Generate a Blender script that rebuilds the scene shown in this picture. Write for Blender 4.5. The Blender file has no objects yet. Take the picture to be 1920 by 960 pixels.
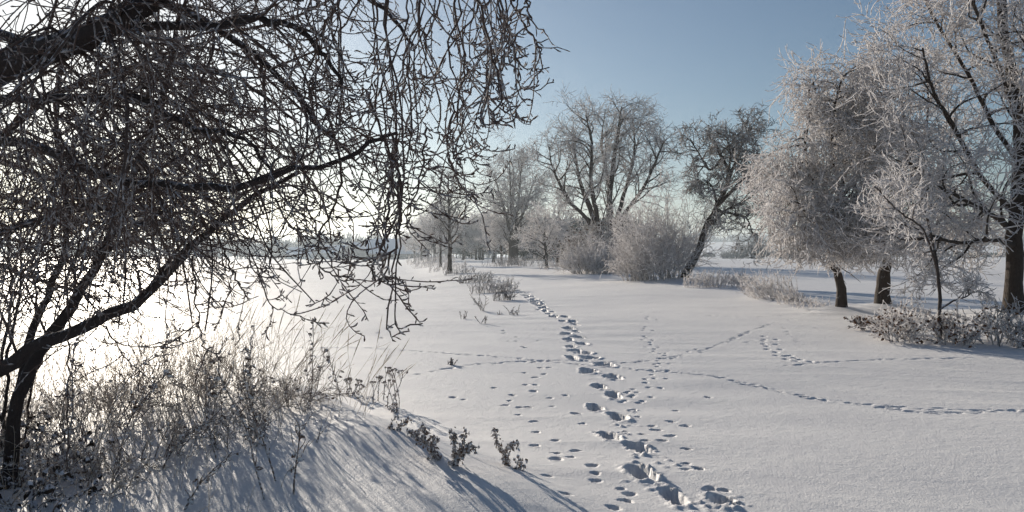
import bpy, math, random
import numpy as np
R = math.radians
F = 1600.0; CX = 960.0; HY = 477.0; CAMZ = 1.7
rng = np.random.default_rng(7)
S = bpy.context.scene
COL = S.collection

# ------------------------------------------------------------------ scene settings
S.render.engine = 'CYCLES'
S.view_settings.view_transform = 'Standard'
S.view_settings.look = 'None'
S.view_settings.exposure = 0.42
S.view_settings.gamma = 1.0
S.view_settings.use_curve_mapping = False
S.cycles.max_bounces = 5
S.cycles.diffuse_bounces = 3
S.cycles.glossy_bounces = 2
S.cycles.transmission_bounces = 2
S.cycles.volume_bounces = 0
S.cycles.use_denoising = True
try:
    S.cycles.denoiser = 'OPENIMAGEDENOISE'
except Exception:
    pass

SUN_AZ, SUN_EL = R(-27.0), R(14.5)      # azimuth from +Y, negative = towards -X
sun_dir = np.array([math.sin(SUN_AZ) * math.cos(SUN_EL), math.cos(SUN_AZ) * math.cos(SUN_EL), math.sin(SUN_EL)])

# ------------------------------------------------------------------ materials
def mat(name):
    m = bpy.data.materials.new(name); m.use_nodes = True
    nt = m.node_tree; nt.nodes.clear()
    out = nt.nodes.new('ShaderNodeOutputMaterial')
    b = nt.nodes.new('ShaderNodeBsdfPrincipled')
    nt.links.new(b.outputs[0], out.inputs[0])
    return m, nt, b, out

def nz(nt, scale, detail=3, rough=.6, vec=None):
    n = nt.nodes.new('ShaderNodeTexNoise')
    n.inputs['Scale'].default_value = scale; n.inputs['Detail'].default_value = detail
    n.inputs['Roughness'].default_value = rough
    if vec is not None: nt.links.new(vec, n.inputs['Vector'])
    return n.outputs[0]

def ramp(nt, src, stops):
    r = nt.nodes.new('ShaderNodeValToRGB'); e = r.color_ramp.elements
    while len(e) > 1: e.remove(e[0])
    for i, (p, c) in enumerate(stops):
        x = e[0] if i == 0 else e.new(p)
        x.position = p; x.color = (c, c, c, 1) if isinstance(c, (int, float)) else (*c, 1)
    nt.links.new(src, r.inputs[0]); return r.outputs[0]

def math_n(nt, op, a, b):
    n = nt.nodes.new('ShaderNodeMath'); n.operation = op
    for i, v in enumerate((a, b)):
        if isinstance(v, (int, float)): n.inputs[i].default_value = v
        else: nt.links.new(v, n.inputs[i])
    return n.outputs[0]

def mixc(nt, fac, a, b):
    n = nt.nodes.new('ShaderNodeMix'); n.data_type = 'RGBA'
    if isinstance(fac, (int, float)): n.inputs[0].default_value = fac
    else: nt.links.new(fac, n.inputs[0])
    for i, v in ((6, a), (7, b)):
        if isinstance(v, tuple): n.inputs[i].default_value = (*v, 1)
        else: nt.links.new(v, n.inputs[i])
    return n.outputs[2]

def objcoord(nt):
    t = nt.nodes.new('ShaderNodeTexCoord'); return t.outputs['Object']

def snow_mat():
    m, nt, b, out = mat('snow')
    g = nt.nodes.new('ShaderNodeNewGeometry').outputs['Position']
    n1 = nz(nt, 1.3, 4, .6, g)
    c = mixc(nt, ramp(nt, n1, [(.35, 0.), (.65, 1.)]), (.82, .81, .82), (.87, .86, .86))
    nt.links.new(c, b.inputs['Base Color'])
    b.inputs['Roughness'].default_value = .56
    b.inputs['Specular IOR Level'].default_value = .24
    h1 = nz(nt, 55, 5, .7, g); h2 = nz(nt, 9, 4, .6, g)
    h = math_n(nt, 'ADD', math_n(nt, 'MULTIPLY', h1, .02), math_n(nt, 'MULTIPLY', h2, .024))
    bp = nt.nodes.new('ShaderNodeBump'); bp.inputs['Strength'].default_value = .55; bp.inputs['Distance'].default_value = 1
    nt.links.new(h, bp.inputs['Height']); nt.links.new(bp.outputs[0], b.inputs['Normal'])
    return m

def frost_mat(name, bark, frost, lo, hi, scale=14, top=.0, rough=.85, side=.0, glow=0, bump=0):
    """bark with hoarfrost: lo..hi = noise thresholds (lower = more frost), top = extra frost on upward faces"""
    m, nt, b, out = mat(name)
    g = nt.nodes.new('ShaderNodeNewGeometry')
    n = nz(nt, scale, 3, .65, g.outputs['Position'])
    f = n
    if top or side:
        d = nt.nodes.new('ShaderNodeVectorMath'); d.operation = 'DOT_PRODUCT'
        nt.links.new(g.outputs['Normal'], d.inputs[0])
        v = np.array([0, 0, 1.]) * top + np.array([-.55, .75, .2]) * side  # side: paler frost colour on sunward faces, standing in for backlit edges
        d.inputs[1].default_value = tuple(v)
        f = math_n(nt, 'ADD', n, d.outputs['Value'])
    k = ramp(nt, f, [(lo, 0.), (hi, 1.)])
    n2 = nz(nt, scale * 6, 2, .6, g.outputs['Position'])
    bk = mixc(nt, n2, tuple(x * .55 for x in bark), tuple(x * 1.5 for x in bark))
    nt.links.new(mixc(nt, k, bk, frost), b.inputs['Base Color'])
    b.inputs['Roughness'].default_value = rough
    b.inputs['Specular IOR Level'].default_value = .25
    if bump:
        bp = nt.nodes.new('ShaderNodeBump'); bp.inputs['Distance'].default_value = bump; bp.inputs['Strength'].default_value = 1
        sc = nt.nodes.new('ShaderNodeVectorMath'); sc.operation = 'MULTIPLY'; sc.inputs[1].default_value = (1, 1, .3); nt.links.new(g.outputs['Position'], sc.inputs[0])
        nt.links.new(nz(nt, 38, 4, .7, sc.outputs[0]), bp.inputs['Height']); nt.links.new(bp.outputs[0], b.inputs['Normal'])
    if glow:
        t = nt.nodes.new('ShaderNodeBsdfTranslucent'); mx = nt.nodes.new('ShaderNodeMixShader')
        nt.links.new(mixc(nt, k, bk, frost), t.inputs[0])
        nt.links.new(math_n(nt, 'MULTIPLY', k, glow), mx.inputs[0])
        nt.links.new(b.outputs[0], mx.inputs[1]); nt.links.new(t.outputs[0], mx.inputs[2]); nt.links.new(mx.outputs[0], out.inputs[0])
    return m

def plain_mat(name, c1, c2, scale=5, rough=.85):
    m, nt, b, out = mat(name)
    g = nt.nodes.new('ShaderNodeNewGeometry').outputs['Position']
    nt.links.new(mixc(nt, nz(nt, scale, 4, .6, g), c1, c2), b.inputs['Base Color'])
    b.inputs['Roughness'].default_value = rough
    return m

M = {}
M['snow'] = snow_mat()
M['near_bark'] = frost_mat('dark bark with frost', (.045, .036, .034), (.62, .62, .68), .62, .80, 16, top=.16, bump=.02)
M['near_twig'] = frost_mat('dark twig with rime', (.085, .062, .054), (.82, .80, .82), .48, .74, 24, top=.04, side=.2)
M['trunk'] = frost_mat('dark bark', (.05, .036, .028), (.6, .6, .64), .66, .82, 5, top=.1, bump=.03)
M['limb'] = frost_mat('limb with rime', (.06, .045, .04), (.6, .6, .64), .55, .75, 7, top=.12)
M['rime'] = frost_mat('thick rime', (.19, .14, .115), (.93, .91, .91), .25, .52, 9, glow=.5)
M['rime_half'] = frost_mat('thin rime', (.14, .115, .10), (.9, .88, .88), .32, .60, 5, glow=.4)
M['rime_thin'] = frost_mat('sparse rime', (.10, .082, .07), (.85, .83, .83), .40, .68, 4, glow=.3)
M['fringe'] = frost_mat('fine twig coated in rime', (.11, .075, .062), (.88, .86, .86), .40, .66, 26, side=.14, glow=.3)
M['rime_near'] = frost_mat('twig with fine rime', (.15, .10, .075), (.9, .87, .84), .38, .64, 40, glow=.45)
M['straw'] = frost_mat('frosted straw', (.40, .29, .18), (.92, .89, .84), .36, .64, 30, glow=.6)
M['weed'] = frost_mat('dead weed with rime', (.11, .075, .055), (.84, .83, .84), .44, .66, 60, top=.12)
M['leaf'] = frost_mat('curled brown leaf', (.12, .075, .05), (.84, .83, .83), .44, .64, 50, top=.16)
M['litter'] = frost_mat('dark litter leaf', (.035, .024, .018), (.7, .7, .75), .50, .70, 30, top=.24)
M['leaf_brown'] = frost_mat('clinging brown leaf', (.13, .065, .035), (.7, .69, .7), .55, .75, 10)
M['conifer'] = frost_mat('dark conifer needles', (.025, .035, .03), (.5, .52, .55), .60, .85, 3)
M['farwood'] = frost_mat('far bare wood', (.10, .10, .10), (.38, .39, .41), .40, .7, .15)
M['house_wall'] = plain_mat('weathered wall boards', (.16, .14, .13), (.22, .2, .18), 1.5)
M['pale_wall'] = plain_mat('pale render', (.5, .49, .47), (.58, .57, .55), 1.5)
M['snow_roof'] = plain_mat('snow on roof', (.74, .76, .8), (.8, .81, .84), 1)
M['window'] = plain_mat('dark window', (.03, .035, .04), (.04, .045, .05), 1, .3)

# ------------------------------------------------------------------ object helpers
def mesh_np(name, V, Fq, m, smooth=True, extra=None):
    """V (n,3); Fq list of int arrays (k,3|4)"""
    me = bpy.data.meshes.new(name)
    V = np.asarray(V, np.float32)
    me.vertices.add(len(V)); me.vertices.foreach_set('co', V.ravel())
    Fq = [f for f in (Fq if isinstance(Fq, list) else [Fq]) if len(f)]
    idx = np.concatenate([f.ravel() for f in Fq]).astype(np.int32)
    tot = np.concatenate([np.full(len(f), f.shape[1], np.int32) for f in Fq])
    st = np.concatenate([[0], np.cumsum(tot)[:-1]]).astype(np.int32)
    me.loops.add(len(idx)); me.loops.foreach_set('vertex_index', idx)
    me.polygons.add(len(tot)); me.polygons.foreach_set('loop_start', st); me.polygons.foreach_set('loop_total', tot)
    me.polygons.foreach_set('use_smooth', np.full(len(tot), smooth))
    me.update(calc_edges=True)
    me.materials.append(m)
    return me

def link(name, me, parent=None, loc=None):
    o = bpy.data.objects.new(name, me); COL.objects.link(o)
    if parent: o.parent = parent
    if loc is not None: o.location = loc
    return o

def tag(o, label=None, cat=None, group=None, kind=None):
    if label: o['label'] = label
    if cat: o['category'] = cat
    if group: o['group'] = group
    if kind: o['kind'] = kind
    return o

def empty(name, loc, label, cat, group=None):
    o = bpy.data.objects.new(name, None); COL.objects.link(o); o.location = tuple(float(v) for v in loc)
    return tag(o, label, cat, group)

def copy_tree(o, loc, rz=0, sc=1.0, label=None, group=None):
    c = o.copy(); COL.objects.link(c); c.location = tuple(float(v) for v in loc); c.rotation_euler[2] = rz; c.scale = (sc, sc, sc)
    if label: c['label'] = label
    if group: c['group'] = group
    for ch in list(o.children):
        k = ch.copy(); COL.objects.link(k); k.parent = c
    return c

# ------------------------------------------------------------------ tube builder (batched)
def tubes(P, Rr, sides):
    """P (n,m,3), Rr (n,m) -> verts, quads"""
    n, m, _ = P.shape
    T = np.empty_like(P)
    T[:, 1:-1] = P[:, 2:] - P[:, :-2]; T[:, 0] = P[:, 1] - P[:, 0]; T[:, -1] = P[:, -1] - P[:, -2]
    T /= np.linalg.norm(T, axis=2, keepdims=True) + 1e-9
    ref = np.where(np.abs(T[:, 0, 2:3]) > .8, np.array([[1., 0, 0]]), np.array([[0, 0, 1.]]))
    U = np.empty_like(P)
    u = ref
    for i in range(m):
        u = u - T[:, i] * np.sum(u * T[:, i], 1, keepdims=True)
        u = u / (np.linalg.norm(u, axis=1, keepdims=True) + 1e-9)
        U[:, i] = u
    W = np.cross(T, U)
    a = np.arange(sides) * 2 * math.pi / sides
    V = P[:, :, None] + Rr[:, :, None, None] * (U[:, :, None] * np.cos(a)[None, None, :, None] + W[:, :, None] * np.sin(a)[None, None, :, None])
    V = V.reshape(-1, 3)
    base = (np.arange(n) * m * sides)[:, None, None]
    i = (np.arange(m - 1) * sides)[None, :, None]; k = np.arange(sides)[None, None, :]; k2 = (k + 1) % sides
    q = np.stack([base + i + k, base + i + k2, base + i + sides + k2, base + i + sides + k], -1).reshape(-1, 4)
    return V, q

class Geo:
    def __init__(s): s.V = []; s.Q = []; s.T = []; s.n = 0
    def tube(s, P, Rr, sides=3):
        if len(P) == 0: return
        v, q = tubes(P, Rr, sides); s.V.append(v); s.Q.append(q + s.n); s.n += len(v)
    def raw(s, v, f):
        v = np.asarray(v, float); f = np.asarray(f)
        s.V.append(v); (s.Q if f.shape[1] == 4 else s.T).append(f + s.n); s.n += len(v)
    def leaves(s, C, size, rg, droop=.5):
        """curled leaves: 4 x 2 strip folded and curved, with two sides"""
        n = len(C)
        if n == 0: return
        a = rg.uniform(0, 2 * math.pi, n)
        d = np.stack([np.cos(a), np.sin(a), -rg.uniform(.1, 1.8, n) * droop], 1); d /= np.linalg.norm(d, axis=1, keepdims=True)
        w = np.cross(d, rg.normal(size=(n, 3))); w /= np.linalg.norm(w, axis=1, keepdims=True)
        up = np.cross(w, d)
        L = size * rg.uniform(.5, 1.3, n)[:, None]; W = L * rg.uniform(.22, .42, (n, 1))
        rows = []
        for t, ww in ((0, .12), (.3, 1.), (.65, .8), (1, .06)):
            c = C + d * L * t + up * L * (-.9 * (t - .5) ** 2 + .2) * rg.uniform(.4, 1.2, (n, 1))
            rows += [c - w * W * ww, c + up * W * .5 * ww, c + w * W * ww]
        V = np.stack(rows, 1).reshape(-1, 3)
        b = (np.arange(n) * 12)[:, None, None]
        q = []
        for r in range(3):
            for c in range(2):
                q.append([r * 3 + c, r * 3 + c + 1, r * 3 + c + 4, r * 3 + c + 3])
        s.V.append(V); s.Q.append((b + np.array(q)[None]).reshape(-1, 4) + s.n); s.n += len(V)
    def mesh(s, name, m, smooth=True):
        return mesh_np(name, np.concatenate(s.V), ([np.concatenate(s.Q)] if s.Q else []) + ([np.concatenate(s.T)] if s.T else []), m, smooth)

def unit(v): return v / (np.linalg.norm(v, axis=-1, keepdims=True) + 1e-9)

def grow(p0, d0, L, m, wig, trop, rg, corr=.55):
    """batched polylines. trop: (m,3), applied per unit of relative length"""
    n = len(p0); P = np.empty((n, m, 3)); P[:, 0] = p0
    d = unit(d0); w = np.zeros((n, 3)); st = (L / (m - 1))[:, None]
    trop = np.broadcast_to(np.asarray(trop, float), (m, 3))
    for i in range(1, m):
        w = w * corr + rg.normal(size=(n, 3)) * wig
        d = unit(d + w + trop[i] / (m - 1))
        P[:, i] = P[:, i - 1] + d * st
    return P

def spawn(P, Rr, k, t0, t1, a_mean, a_sd, rg, tpow=1.0):
    n, m, _ = P.shape
    par = np.repeat(np.arange(n), k)
    u = (np.tile(np.arange(k), n) + rg.uniform(0, 1, n * k)) / k
    t = t0 + (t1 - t0) * u ** tpow
    x = t * (m - 1); i = np.minimum(x.astype(int), m - 2); f = (x - i)[:, None]
    pos = P[par, i] * (1 - f) + P[par, i + 1] * f
    tan = unit(P[par, i + 1] - P[par, i])
    r = Rr[par, i] * (1 - f[:, 0]) + Rr[par, i + 1] * f[:, 0]
    q = unit(np.cross(tan, rg.normal(size=tan.shape)))
    a = rg.normal(a_mean, a_sd, len(t))[:, None]
    return pos, unit(tan * np.cos(a) + q * np.sin(a)), par, t, r

def taper(r0, m, tip=.25, pw=1.0, rg=None, lump=0):
    s = np.linspace(0, 1, m)[None]
    Rr = r0[:, None] * (1 - (1 - tip) * s ** pw)
    if lump: Rr = Rr * (1 + rg.uniform(-lump, lump, Rr.shape))
    return Rr

def smooth_poly(pts, m, rg=None, wob=0):
    """Catmull-Rom through points -> (m,3)"""
    p = np.array(pts, float)
    q = np.vstack([2 * p[0] - p[1], p, 2 * p[-1] - p[-2]])
    t = np.linspace(0, len(p) - 1, m); i = np.minimum(t.astype(int), len(p) - 2); f = (t - i)[:, None]
    a, b, c, d = q[i], q[i + 1], q[i + 2], q[i + 3]
    o = .5 * (2 * b + (c - a) * f + (2 * a - 5 * b + 4 * c - d) * f ** 2 + (3 * b - a - 3 * c + d) * f ** 3)
    if rg is not None and wob: o[1:-1] += rg.normal(size=(m - 2, 3)) * wob
    return o

def sstep(x, a, b):
    t = np.clip((x - a) / (b - a), 0, 1); return t * t * (3 - 2 * t)

# ------------------------------------------------------------------ terrain
CREST = np.array([(2.0, 75, .55), (3.6, 58, .52), (5.2, 46, .52), (6.6, 36, .55), (7.2, 28, .5), (8.2, 21.5, .33), (10, 20.2, .30), (14, 19.8, .36), (40, 19, .35), (90, 15, .3)])
_wr = np.random.default_rng(3)
WV = [( _wr.uniform(.6, 1.6) * s, _wr.uniform(0, math.pi), _wr.uniform(0, 6.28), amp) for s, amp in
      ((.12, .05), (.25, .035), (.4, .025), (.8, .012), (1.4, .008), (2.6, .0045), (4.5, .0025), (.18, .045), (.6, .014), (1.1, .008), (3.4, .003))]

def crest(x, y):
    best = np.full(x.shape, 1e9); sg = np.zeros(x.shape); hh = np.zeros(x.shape)
    for a, b in zip(CREST[:-1], CREST[1:]):
        dx, dy = b[0] - a[0], b[1] - a[1]; L2 = dx * dx + dy * dy
        t = np.clip(((x - a[0]) * dx + (y - a[1]) * dy) / L2, 0, 1)
        ex, ey = x - (a[0] + t * dx), y - (a[1] + t * dy)
        dd = np.hypot(ex, ey); cr = dx * ey - dy * ex
        k = dd < best
        best = np.where(k, dd, best); sg = np.where(k, np.sign(cr), sg); hh = np.where(k, a[2] + t * (b[2] - a[2]), hh)
    return best, sg, hh     # sign > 0: field side

def H(x, y):
    x = np.asarray(x, float); y = np.asarray(y, float)
    r = np.hypot(x, y)
    z = np.zeros(np.broadcast(x, y).shape)
    x = x + z; y = y + z
    for k, a, ph, amp in WV:
        ph2 = (x * math.cos(a) * .7 + y * math.sin(a)) * k + ph
        z = z + amp * np.sin(ph2 + .8 * np.sin(.37 * ph2 + x * k * .5)) * (1 - sstep(r, 120 / max(k, .3), 300 / max(k, .3)))
    z *= .8
    for k, an, ph, amp in ((7.5, 1.25, 0, .004), (5.1, 1.45, 2, .005), (9.7, 1.05, 4, .0025)):
        q = (x * math.cos(an) + y * math.sin(an)) * k + ph + 1.6 * np.sin(x * .55 + ph) + .7 * np.sin(y * .9 + x * .3)
        z = z + amp * (1 - np.abs(np.sin(q * .5))) ** 2 * 1.6 * np.clip(np.sin(x * .7 + ph) * np.sin(y * .5 + ph * 2) + .35, 0, 1) * (1 - sstep(r, 20, 40))
    # wind ripples
    z = z + .006 * np.sin(y * 5.5 + .8 * np.sin(x * 1.1) + x * .7) * np.clip(np.sin(x * .9 + 1.3 * np.sin(y * .35)) , 0, 1) * (1 - sstep(r, 20, 40))
    # rise of the lane between the trees
    xl = -3.0 - .13 * (y - 50)
    lane = sstep(y, 28, 80) * sstep(x - xl, -3, 2.5) * (1 - sstep(x, 20 + .05 * y, 45 + .08 * y)) * (1 - sstep(y, 300, 500))
    z = z + .62 * lane
    # right-hand bank
    d, s, h = crest(x, y)
    h = h * (1 - .0 * d)
    front = h * np.exp(-(d / 7.5) ** 2)
    back = h - (h + .12) * sstep(d, .2, 5.5)
    fy = sstep(y, 78, 60)if False else 1 - sstep(y, 55, 78)
    bank = np.where(s > 0, back, front)
    z = z + bank * fy * (1 - lane * .8)
    # near-left mound
    u = ((x + 1.75) * .614 - (y - 8.25) * .789); sd = -(x + 1.75) * .789 - (y - 8.25) * .614
    hm = .44 - .105 * np.clip(u, -1.5, 3.6)
    mound = hm * sstep(sd, -.9, .35) * (1 - .55 * np.clip((sd - .1) / 3.3, 0, 1)) * (1 - sstep(y, 8.3, 9.8))
    mound *= 1 - sstep(u, 2.6, 5.0)
    mound = mound * (1 + .12 * np.sin(x * 3.1 + 1) * np.sin(y * 2.3)) 
    z = z + np.clip(mound, 0, 1)
    return z

def P2(px, py, it=60):
    """ground point seen by the photograph's lens at a pixel"""
    px = np.asarray(px, float); py = np.asarray(py, float)
    sl = (py - HY) / F
    ds = np.concatenate([np.linspace(3, 40, 900), np.linspace(40, 400, 900)])
    X = (px[..., None] - CX) / F * ds; Z = CAMZ - sl[..., None] * ds
    hit = Z <= H(X, ds + 0 * X)
    i = np.where(hit.any(-1), hit.argmax(-1), len(ds) - 1)
    d = ds[i]; x = (px - CX) / F * d
    return x, d, H(x, d)

def G(px, py):
    x, y, z = P2(np.array([px]), np.array([py])); return np.array([x[0], y[0], z[0]])
def W(px, py, d): return np.array([(px - CX) / F * d, d, CAMZ + (HY - py) / F * d])
def Gd(px, d):
    x = (px - CX) / F * d; return np.array([x, d, float(H(np.array([x]), np.array([d]))[0])])

def axis_grid(segs, lo, hi, g=1.045):
    """segs: list of (a,b,step) contiguous"""
    out = [segs[0][0]]
    for a, b, s in segs:
        n = max(1, round((b - a) / s)); out += list(a + (b - a) * (np.arange(1, n + 1) / n))
    s = segs[-1][2]
    while out[-1] < hi: s *= g; out.append(out[-1] + s)
    s = segs[0][2]; left = []
    x = segs[0][0]
    while x > lo: s *= g; x -= s; left.append(x)
    return np.array(left[::-1] + out)

XS = axis_grid([(-9, -4.5, .06), (-4.5, 6.8, .022), (6.8, 12, .045)], -2500, 2500)
YS = axis_grid([(4.6, 10, .02), (10, 18, .032), (18, 36, .07), (36, 52, .1)], -80, 2600)
GX, GY = np.meshgrid(XS, YS)
Z = H(GX, GY)

def dent(cx, cy, rx, ry, rot, depth, rim=.25, sharp=.72, rg=rng, noise=.0, skew=0, pw=2.4):
    r = max(rx, ry) * 2.1
    i0, i1 = np.searchsorted(XS, [cx - r, cx + r]); j0, j1 = np.searchsorted(YS, [cy - r, cy + r])
    if i1 - i0 < 2 or j1 - j0 < 2: return
    x = GX[j0:j1, i0:i1] - cx; y = GY[j0:j1, i0:i1] - cy
    c, s = math.cos(rot), math.sin(rot)
    x = x + skew * y
    a = (x * c + y * s) / rx; b = (-x * s + y * c) / ry
    ph = rg.uniform(0, 6.28, 3); th = np.arctan2(b, a)
    q = (np.abs(a) ** pw + np.abs(b) ** pw) ** (1 / pw) * (1 + .07 * np.sin(3 * th + ph[0]) + .05 * np.sin(5 * th + ph[1]) + .04 * np.sin(9 * th + ph[2]))
    dz = -depth * (1 - sstep(q, sharp, 1.08)) * (1 + .12 * a)
    dz += depth * rim * np.exp(-((q - 1.28) / .2) ** 2) * (.45 + .55 * np.sin(2 * th + ph[2]))
    if noise:
        dz += noise * 1.6 * np.exp(-((q - 1.35) / .3) ** 2) * np.clip(np.sin(x * 38 + ph[0] + 2 * np.sin(y * 17)) * np.sin(y * 31 + ph[1] + 1.5 * np.sin(x * 23)), -.2, 1)
    Z[j0:j1, i0:i1] += dz

def lump(cx, cy, r, h):
    i0, i1 = np.searchsorted(XS, [cx - 2 * r, cx + 2 * r]); j0, j1 = np.searchsorted(YS, [cy - 2 * r, cy + 2 * r])
    x = GX[j0:j1, i0:i1] - cx; y = GY[j0:j1, i0:i1] - cy
    q = np.hypot(x, y) / r
    Z[j0:j1, i0:i1] += h * np.clip(1 - q * q, 0, 1) ** .6

# boot holes (px, py, width px, height px, lean)
boots = [(1352, 938, 50, 22, .5), (1262, 932, 50, 46, -.55), (1200, 884, 58, 50, -.35), (1196, 842, 46, 30, -.5), (1140, 817, 40, 30, -.3), (1158, 781, 42, 34, -.5),
         (1116, 766, 36, 26, -.1), (1150, 741, 34, 18, -.2), (1124, 726, 30, 15, 0), (1148, 708, 40, 10, 0), (1103, 697, 38, 12, 0), (1132, 683, 40, 9, 0),
         (1072, 671, 24, 12, 0), (1106, 671, 40, 8, 0), (1076, 658, 34, 9, 0), (1096, 662, 36, 6, 0), (1070, 650, 26, 8, 0), (1092, 645, 26, 6, 0),
         (1066, 637, 24, 8, 0), (1084, 633, 24, 7, 0), (1062, 626, 28, 6, 0), (1080, 622, 18, 5, 0), (1066, 616, 28, 6, 0), (1078, 609, 16, 5, 0), (1074, 603, 20, 5, 0),
         (1056, 602, 16, 5, 0), (1060, 594, 18, 5, 0), (1040, 593, 20, 5, 0), (1022, 584, 12, 4, 0), (1010, 580, 14, 4, 0), (1013, 573, 16, 5, 0), (1003, 565, 16, 4, 0),
         (1000, 561, 10, 4, 0), (986, 555, 14, 4, 0), (976, 550, 12, 3, 0), (968, 545, 10, 3, 0), (958, 538, 9, 3, 0), (950, 532, 8, 3, 0), (942, 527, 8, 2, 0)]
_t = smooth_poly([(1042, 594, 0), (1016, 575, 0), (1000, 562, 0), (975, 547, 0), (952, 533, 0), (930, 521, 0), (912, 511, 0)], 44)
boots += [(float(q[0]) + (5 if i % 2 else -5), float(q[1]) + float(rng.normal()) * .6, 14 - i * .16, 4, 0) for i, q in enumerate(_t)]
bx, by, _ = P2([b[0] for b in boots], [b[1] for b in boots])
for (px, py, w, h, ln), x, y in zip(boots, bx, by):
    if y > 24: w *= 1.35
    rx = w / F * y / 2 * .92; ry = max(.10, min(.24, h / F * y / 2 * y / (CAMZ) * .78))
    dent(x, y, rx * rng.uniform(.68, .82), ry * rng.uniform(.72, .92), 0, min(.22, .13 + rx * .6), .08, .80, noise=.008, skew=rng.uniform(.0, .28), pw=rng.uniform(2.4, 3.6))
for (px, py) in ((1320, 942), (1338, 948), (1362, 950), (1300, 950), (1210, 905), (1240, 900), (1232, 872), (1170, 800), (1185, 770), (1172, 815), (1215, 858), (1222, 846)):
    g = G(px, min(py, 955)); 
    for _ in range(7): lump(g[0] + rng.normal() * .1, g[1] + rng.normal() * .1, rng.uniform(.018, .04), rng.uniform(.008, .02))
# animal pad marks
pads = [(1005, 812), (1003, 836), (1042, 826), (1042, 851), (1042, 861), (1110, 873), (1116, 890), (1026, 893), (1116, 902), (960, 741), (955, 752), (947, 761), (926, 728), (984, 700),
        (986, 722), (1004, 708), (1004, 722), (1020, 702), (1000, 734), (1030, 748), (1034, 763), (974, 765), (990, 764), (972, 778), (1002, 792), (1000, 680),
        (1268, 771), (1258, 792), (1230, 808), (1210, 826), (1222, 800), (1186, 770), (1196, 782), (1240, 826), (1256, 818), (1287, 843), (1286, 880), (1310, 880), (1286, 870), (1355, 922), (1330, 920), (1380, 948),
        (1172, 940), (1165, 918), (1180, 927), (1060, 928), (1150, 952), (1080, 776), (1092, 796), (1080, 846), (1070, 858), (1014, 690), (1030, 690), (944, 620), (952, 640), (968, 632), (980, 650), (945, 625), (968, 640), (985, 652), (1010, 640),
        (1168, 812), (1205, 815), (1060, 742), (1285, 800), (1328, 745), (870, 750), (850, 745), (735, 615), (710, 625), (715, 634), (1290, 660), (1305, 655)]
X, Y, _ = P2([p[0] for p in pads], [min(p[1], 956) for p in pads])
for x, y in zip(X, Y):
    s = rng.uniform(.6, 1.2)
    dent(x, y, .038 * s, .05 * s * rng.uniform(.7, 1.3), rng.uniform(-.5, .2), .07, .1, .6, skew=rng.uniform(-.1, .5))
# hare trail: groups of four small marks
def trail_pts(poly, n):
    p = smooth_poly([(a, b, 0) for a, b in poly], n); X, Y, _ = P2(p[:, 0], p[:, 1]); return X, Y
X, Y = trail_pts([(1220, 598), (1212, 632), (1225, 655), (1245, 672), (1235, 690), (1228, 718), (1195, 745), (1180, 752)], 13)
for x, y in zip(X, Y):
    for dx, dy in ((-.09, -.05), (.09, -.08), (0, .14), (.03, .3)):
        dent(x + dx + rng.normal() * .02, y + dy * 1.6, .032, .045, .2, .04, .1, .5)
X, Y = trail_pts([(1440, 635), (1442, 650), (1470, 668), (1500, 676)], 6)
for x, y in zip(X, Y):
    for dx, dy in ((-.1, -.06), (.1, -.1), (0, .16)): dent(x + dx, y + dy * 1.6, .05, .07, .2, .04, .15, .5)
# long trodden lines
lines = [([(430, 652), (640, 652), (740, 656), (830, 662), (920, 668), (1060, 681), (1180, 692), (1330, 705), (1400, 720), (1480, 738), (1560, 752), (1700, 765), (1960, 772)], 430, .045, .035),
         ([(780, 703), (860, 688), (960, 679), (1060, 676), (1180, 680), (1290, 664), (1360, 641), (1440, 610), (1535, 588)], 300, .045, .035),
         ([(1180, 585), (1300, 590), (1400, 595), (1480, 590), (1560, 580)], 80, .06, .03),
         ([(1470, 686), (1560, 679), (1700, 674), (1960, 668)], 130, .05, .022),
         ([(1650, 765), (1760, 775), (1960, 768)], 140, .04, .03),
         ([(1460, 600), (1500, 640), (1560, 590)], 20, .05, .02),
         ([(560, 545), (700, 540), (860, 530)], 50, .1, .03),
         ([(1500, 612), (1400, 640), (1440, 632)], 8, .05, .02),
         ([(560, 580), (760, 582), (1000, 590)], 70, .06, .02),
         ([(1030, 545), (1080, 550), (1180, 545)], 50, .06, .03)]
for poly, n, r, dp in lines:
    X, Y = trail_pts(poly, n)
    for x, y in zip(X, Y):
        if rng.uniform() < .78 + .25 * math.sin(x * 1.3 + .5 * y):
            s = rng.uniform(.6, 1.5)
            dent(x + rng.normal() * .03, y + rng.normal() * .035, r * s * 1.15, r * s * .6, rng.uniform(-.6, .6), dp * rng.uniform(.1, .65), .2, .3)
# snow drifted up round the trunks
for px, d, rr, hh in ((1577, 20.5, .7, .12), (1655, 21.5, .8, .14), (1903, 18.5, .9, .14), (1284, 35, 1, .15), (843, 66, 1, .12)):
    cx = (px - CX) / F * d
    Z += hh * np.exp(-((GX - cx) ** 2 + (GY - d) ** 2) / rr ** 2)
nx, ny = len(XS), len(YS)
V = np.stack([GX, GY, Z], -1).reshape(-1, 3)
jj, ii = np.meshgrid(np.arange(ny - 1), np.arange(nx - 1), indexing='ij')
q = (jj * nx + ii)[..., None] + np.array([0, 1, nx + 1, nx])
ground = link('ground', mesh_np('ground', V, q.reshape(-1, 4), M['snow'])); tag(ground, kind='structure')

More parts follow.
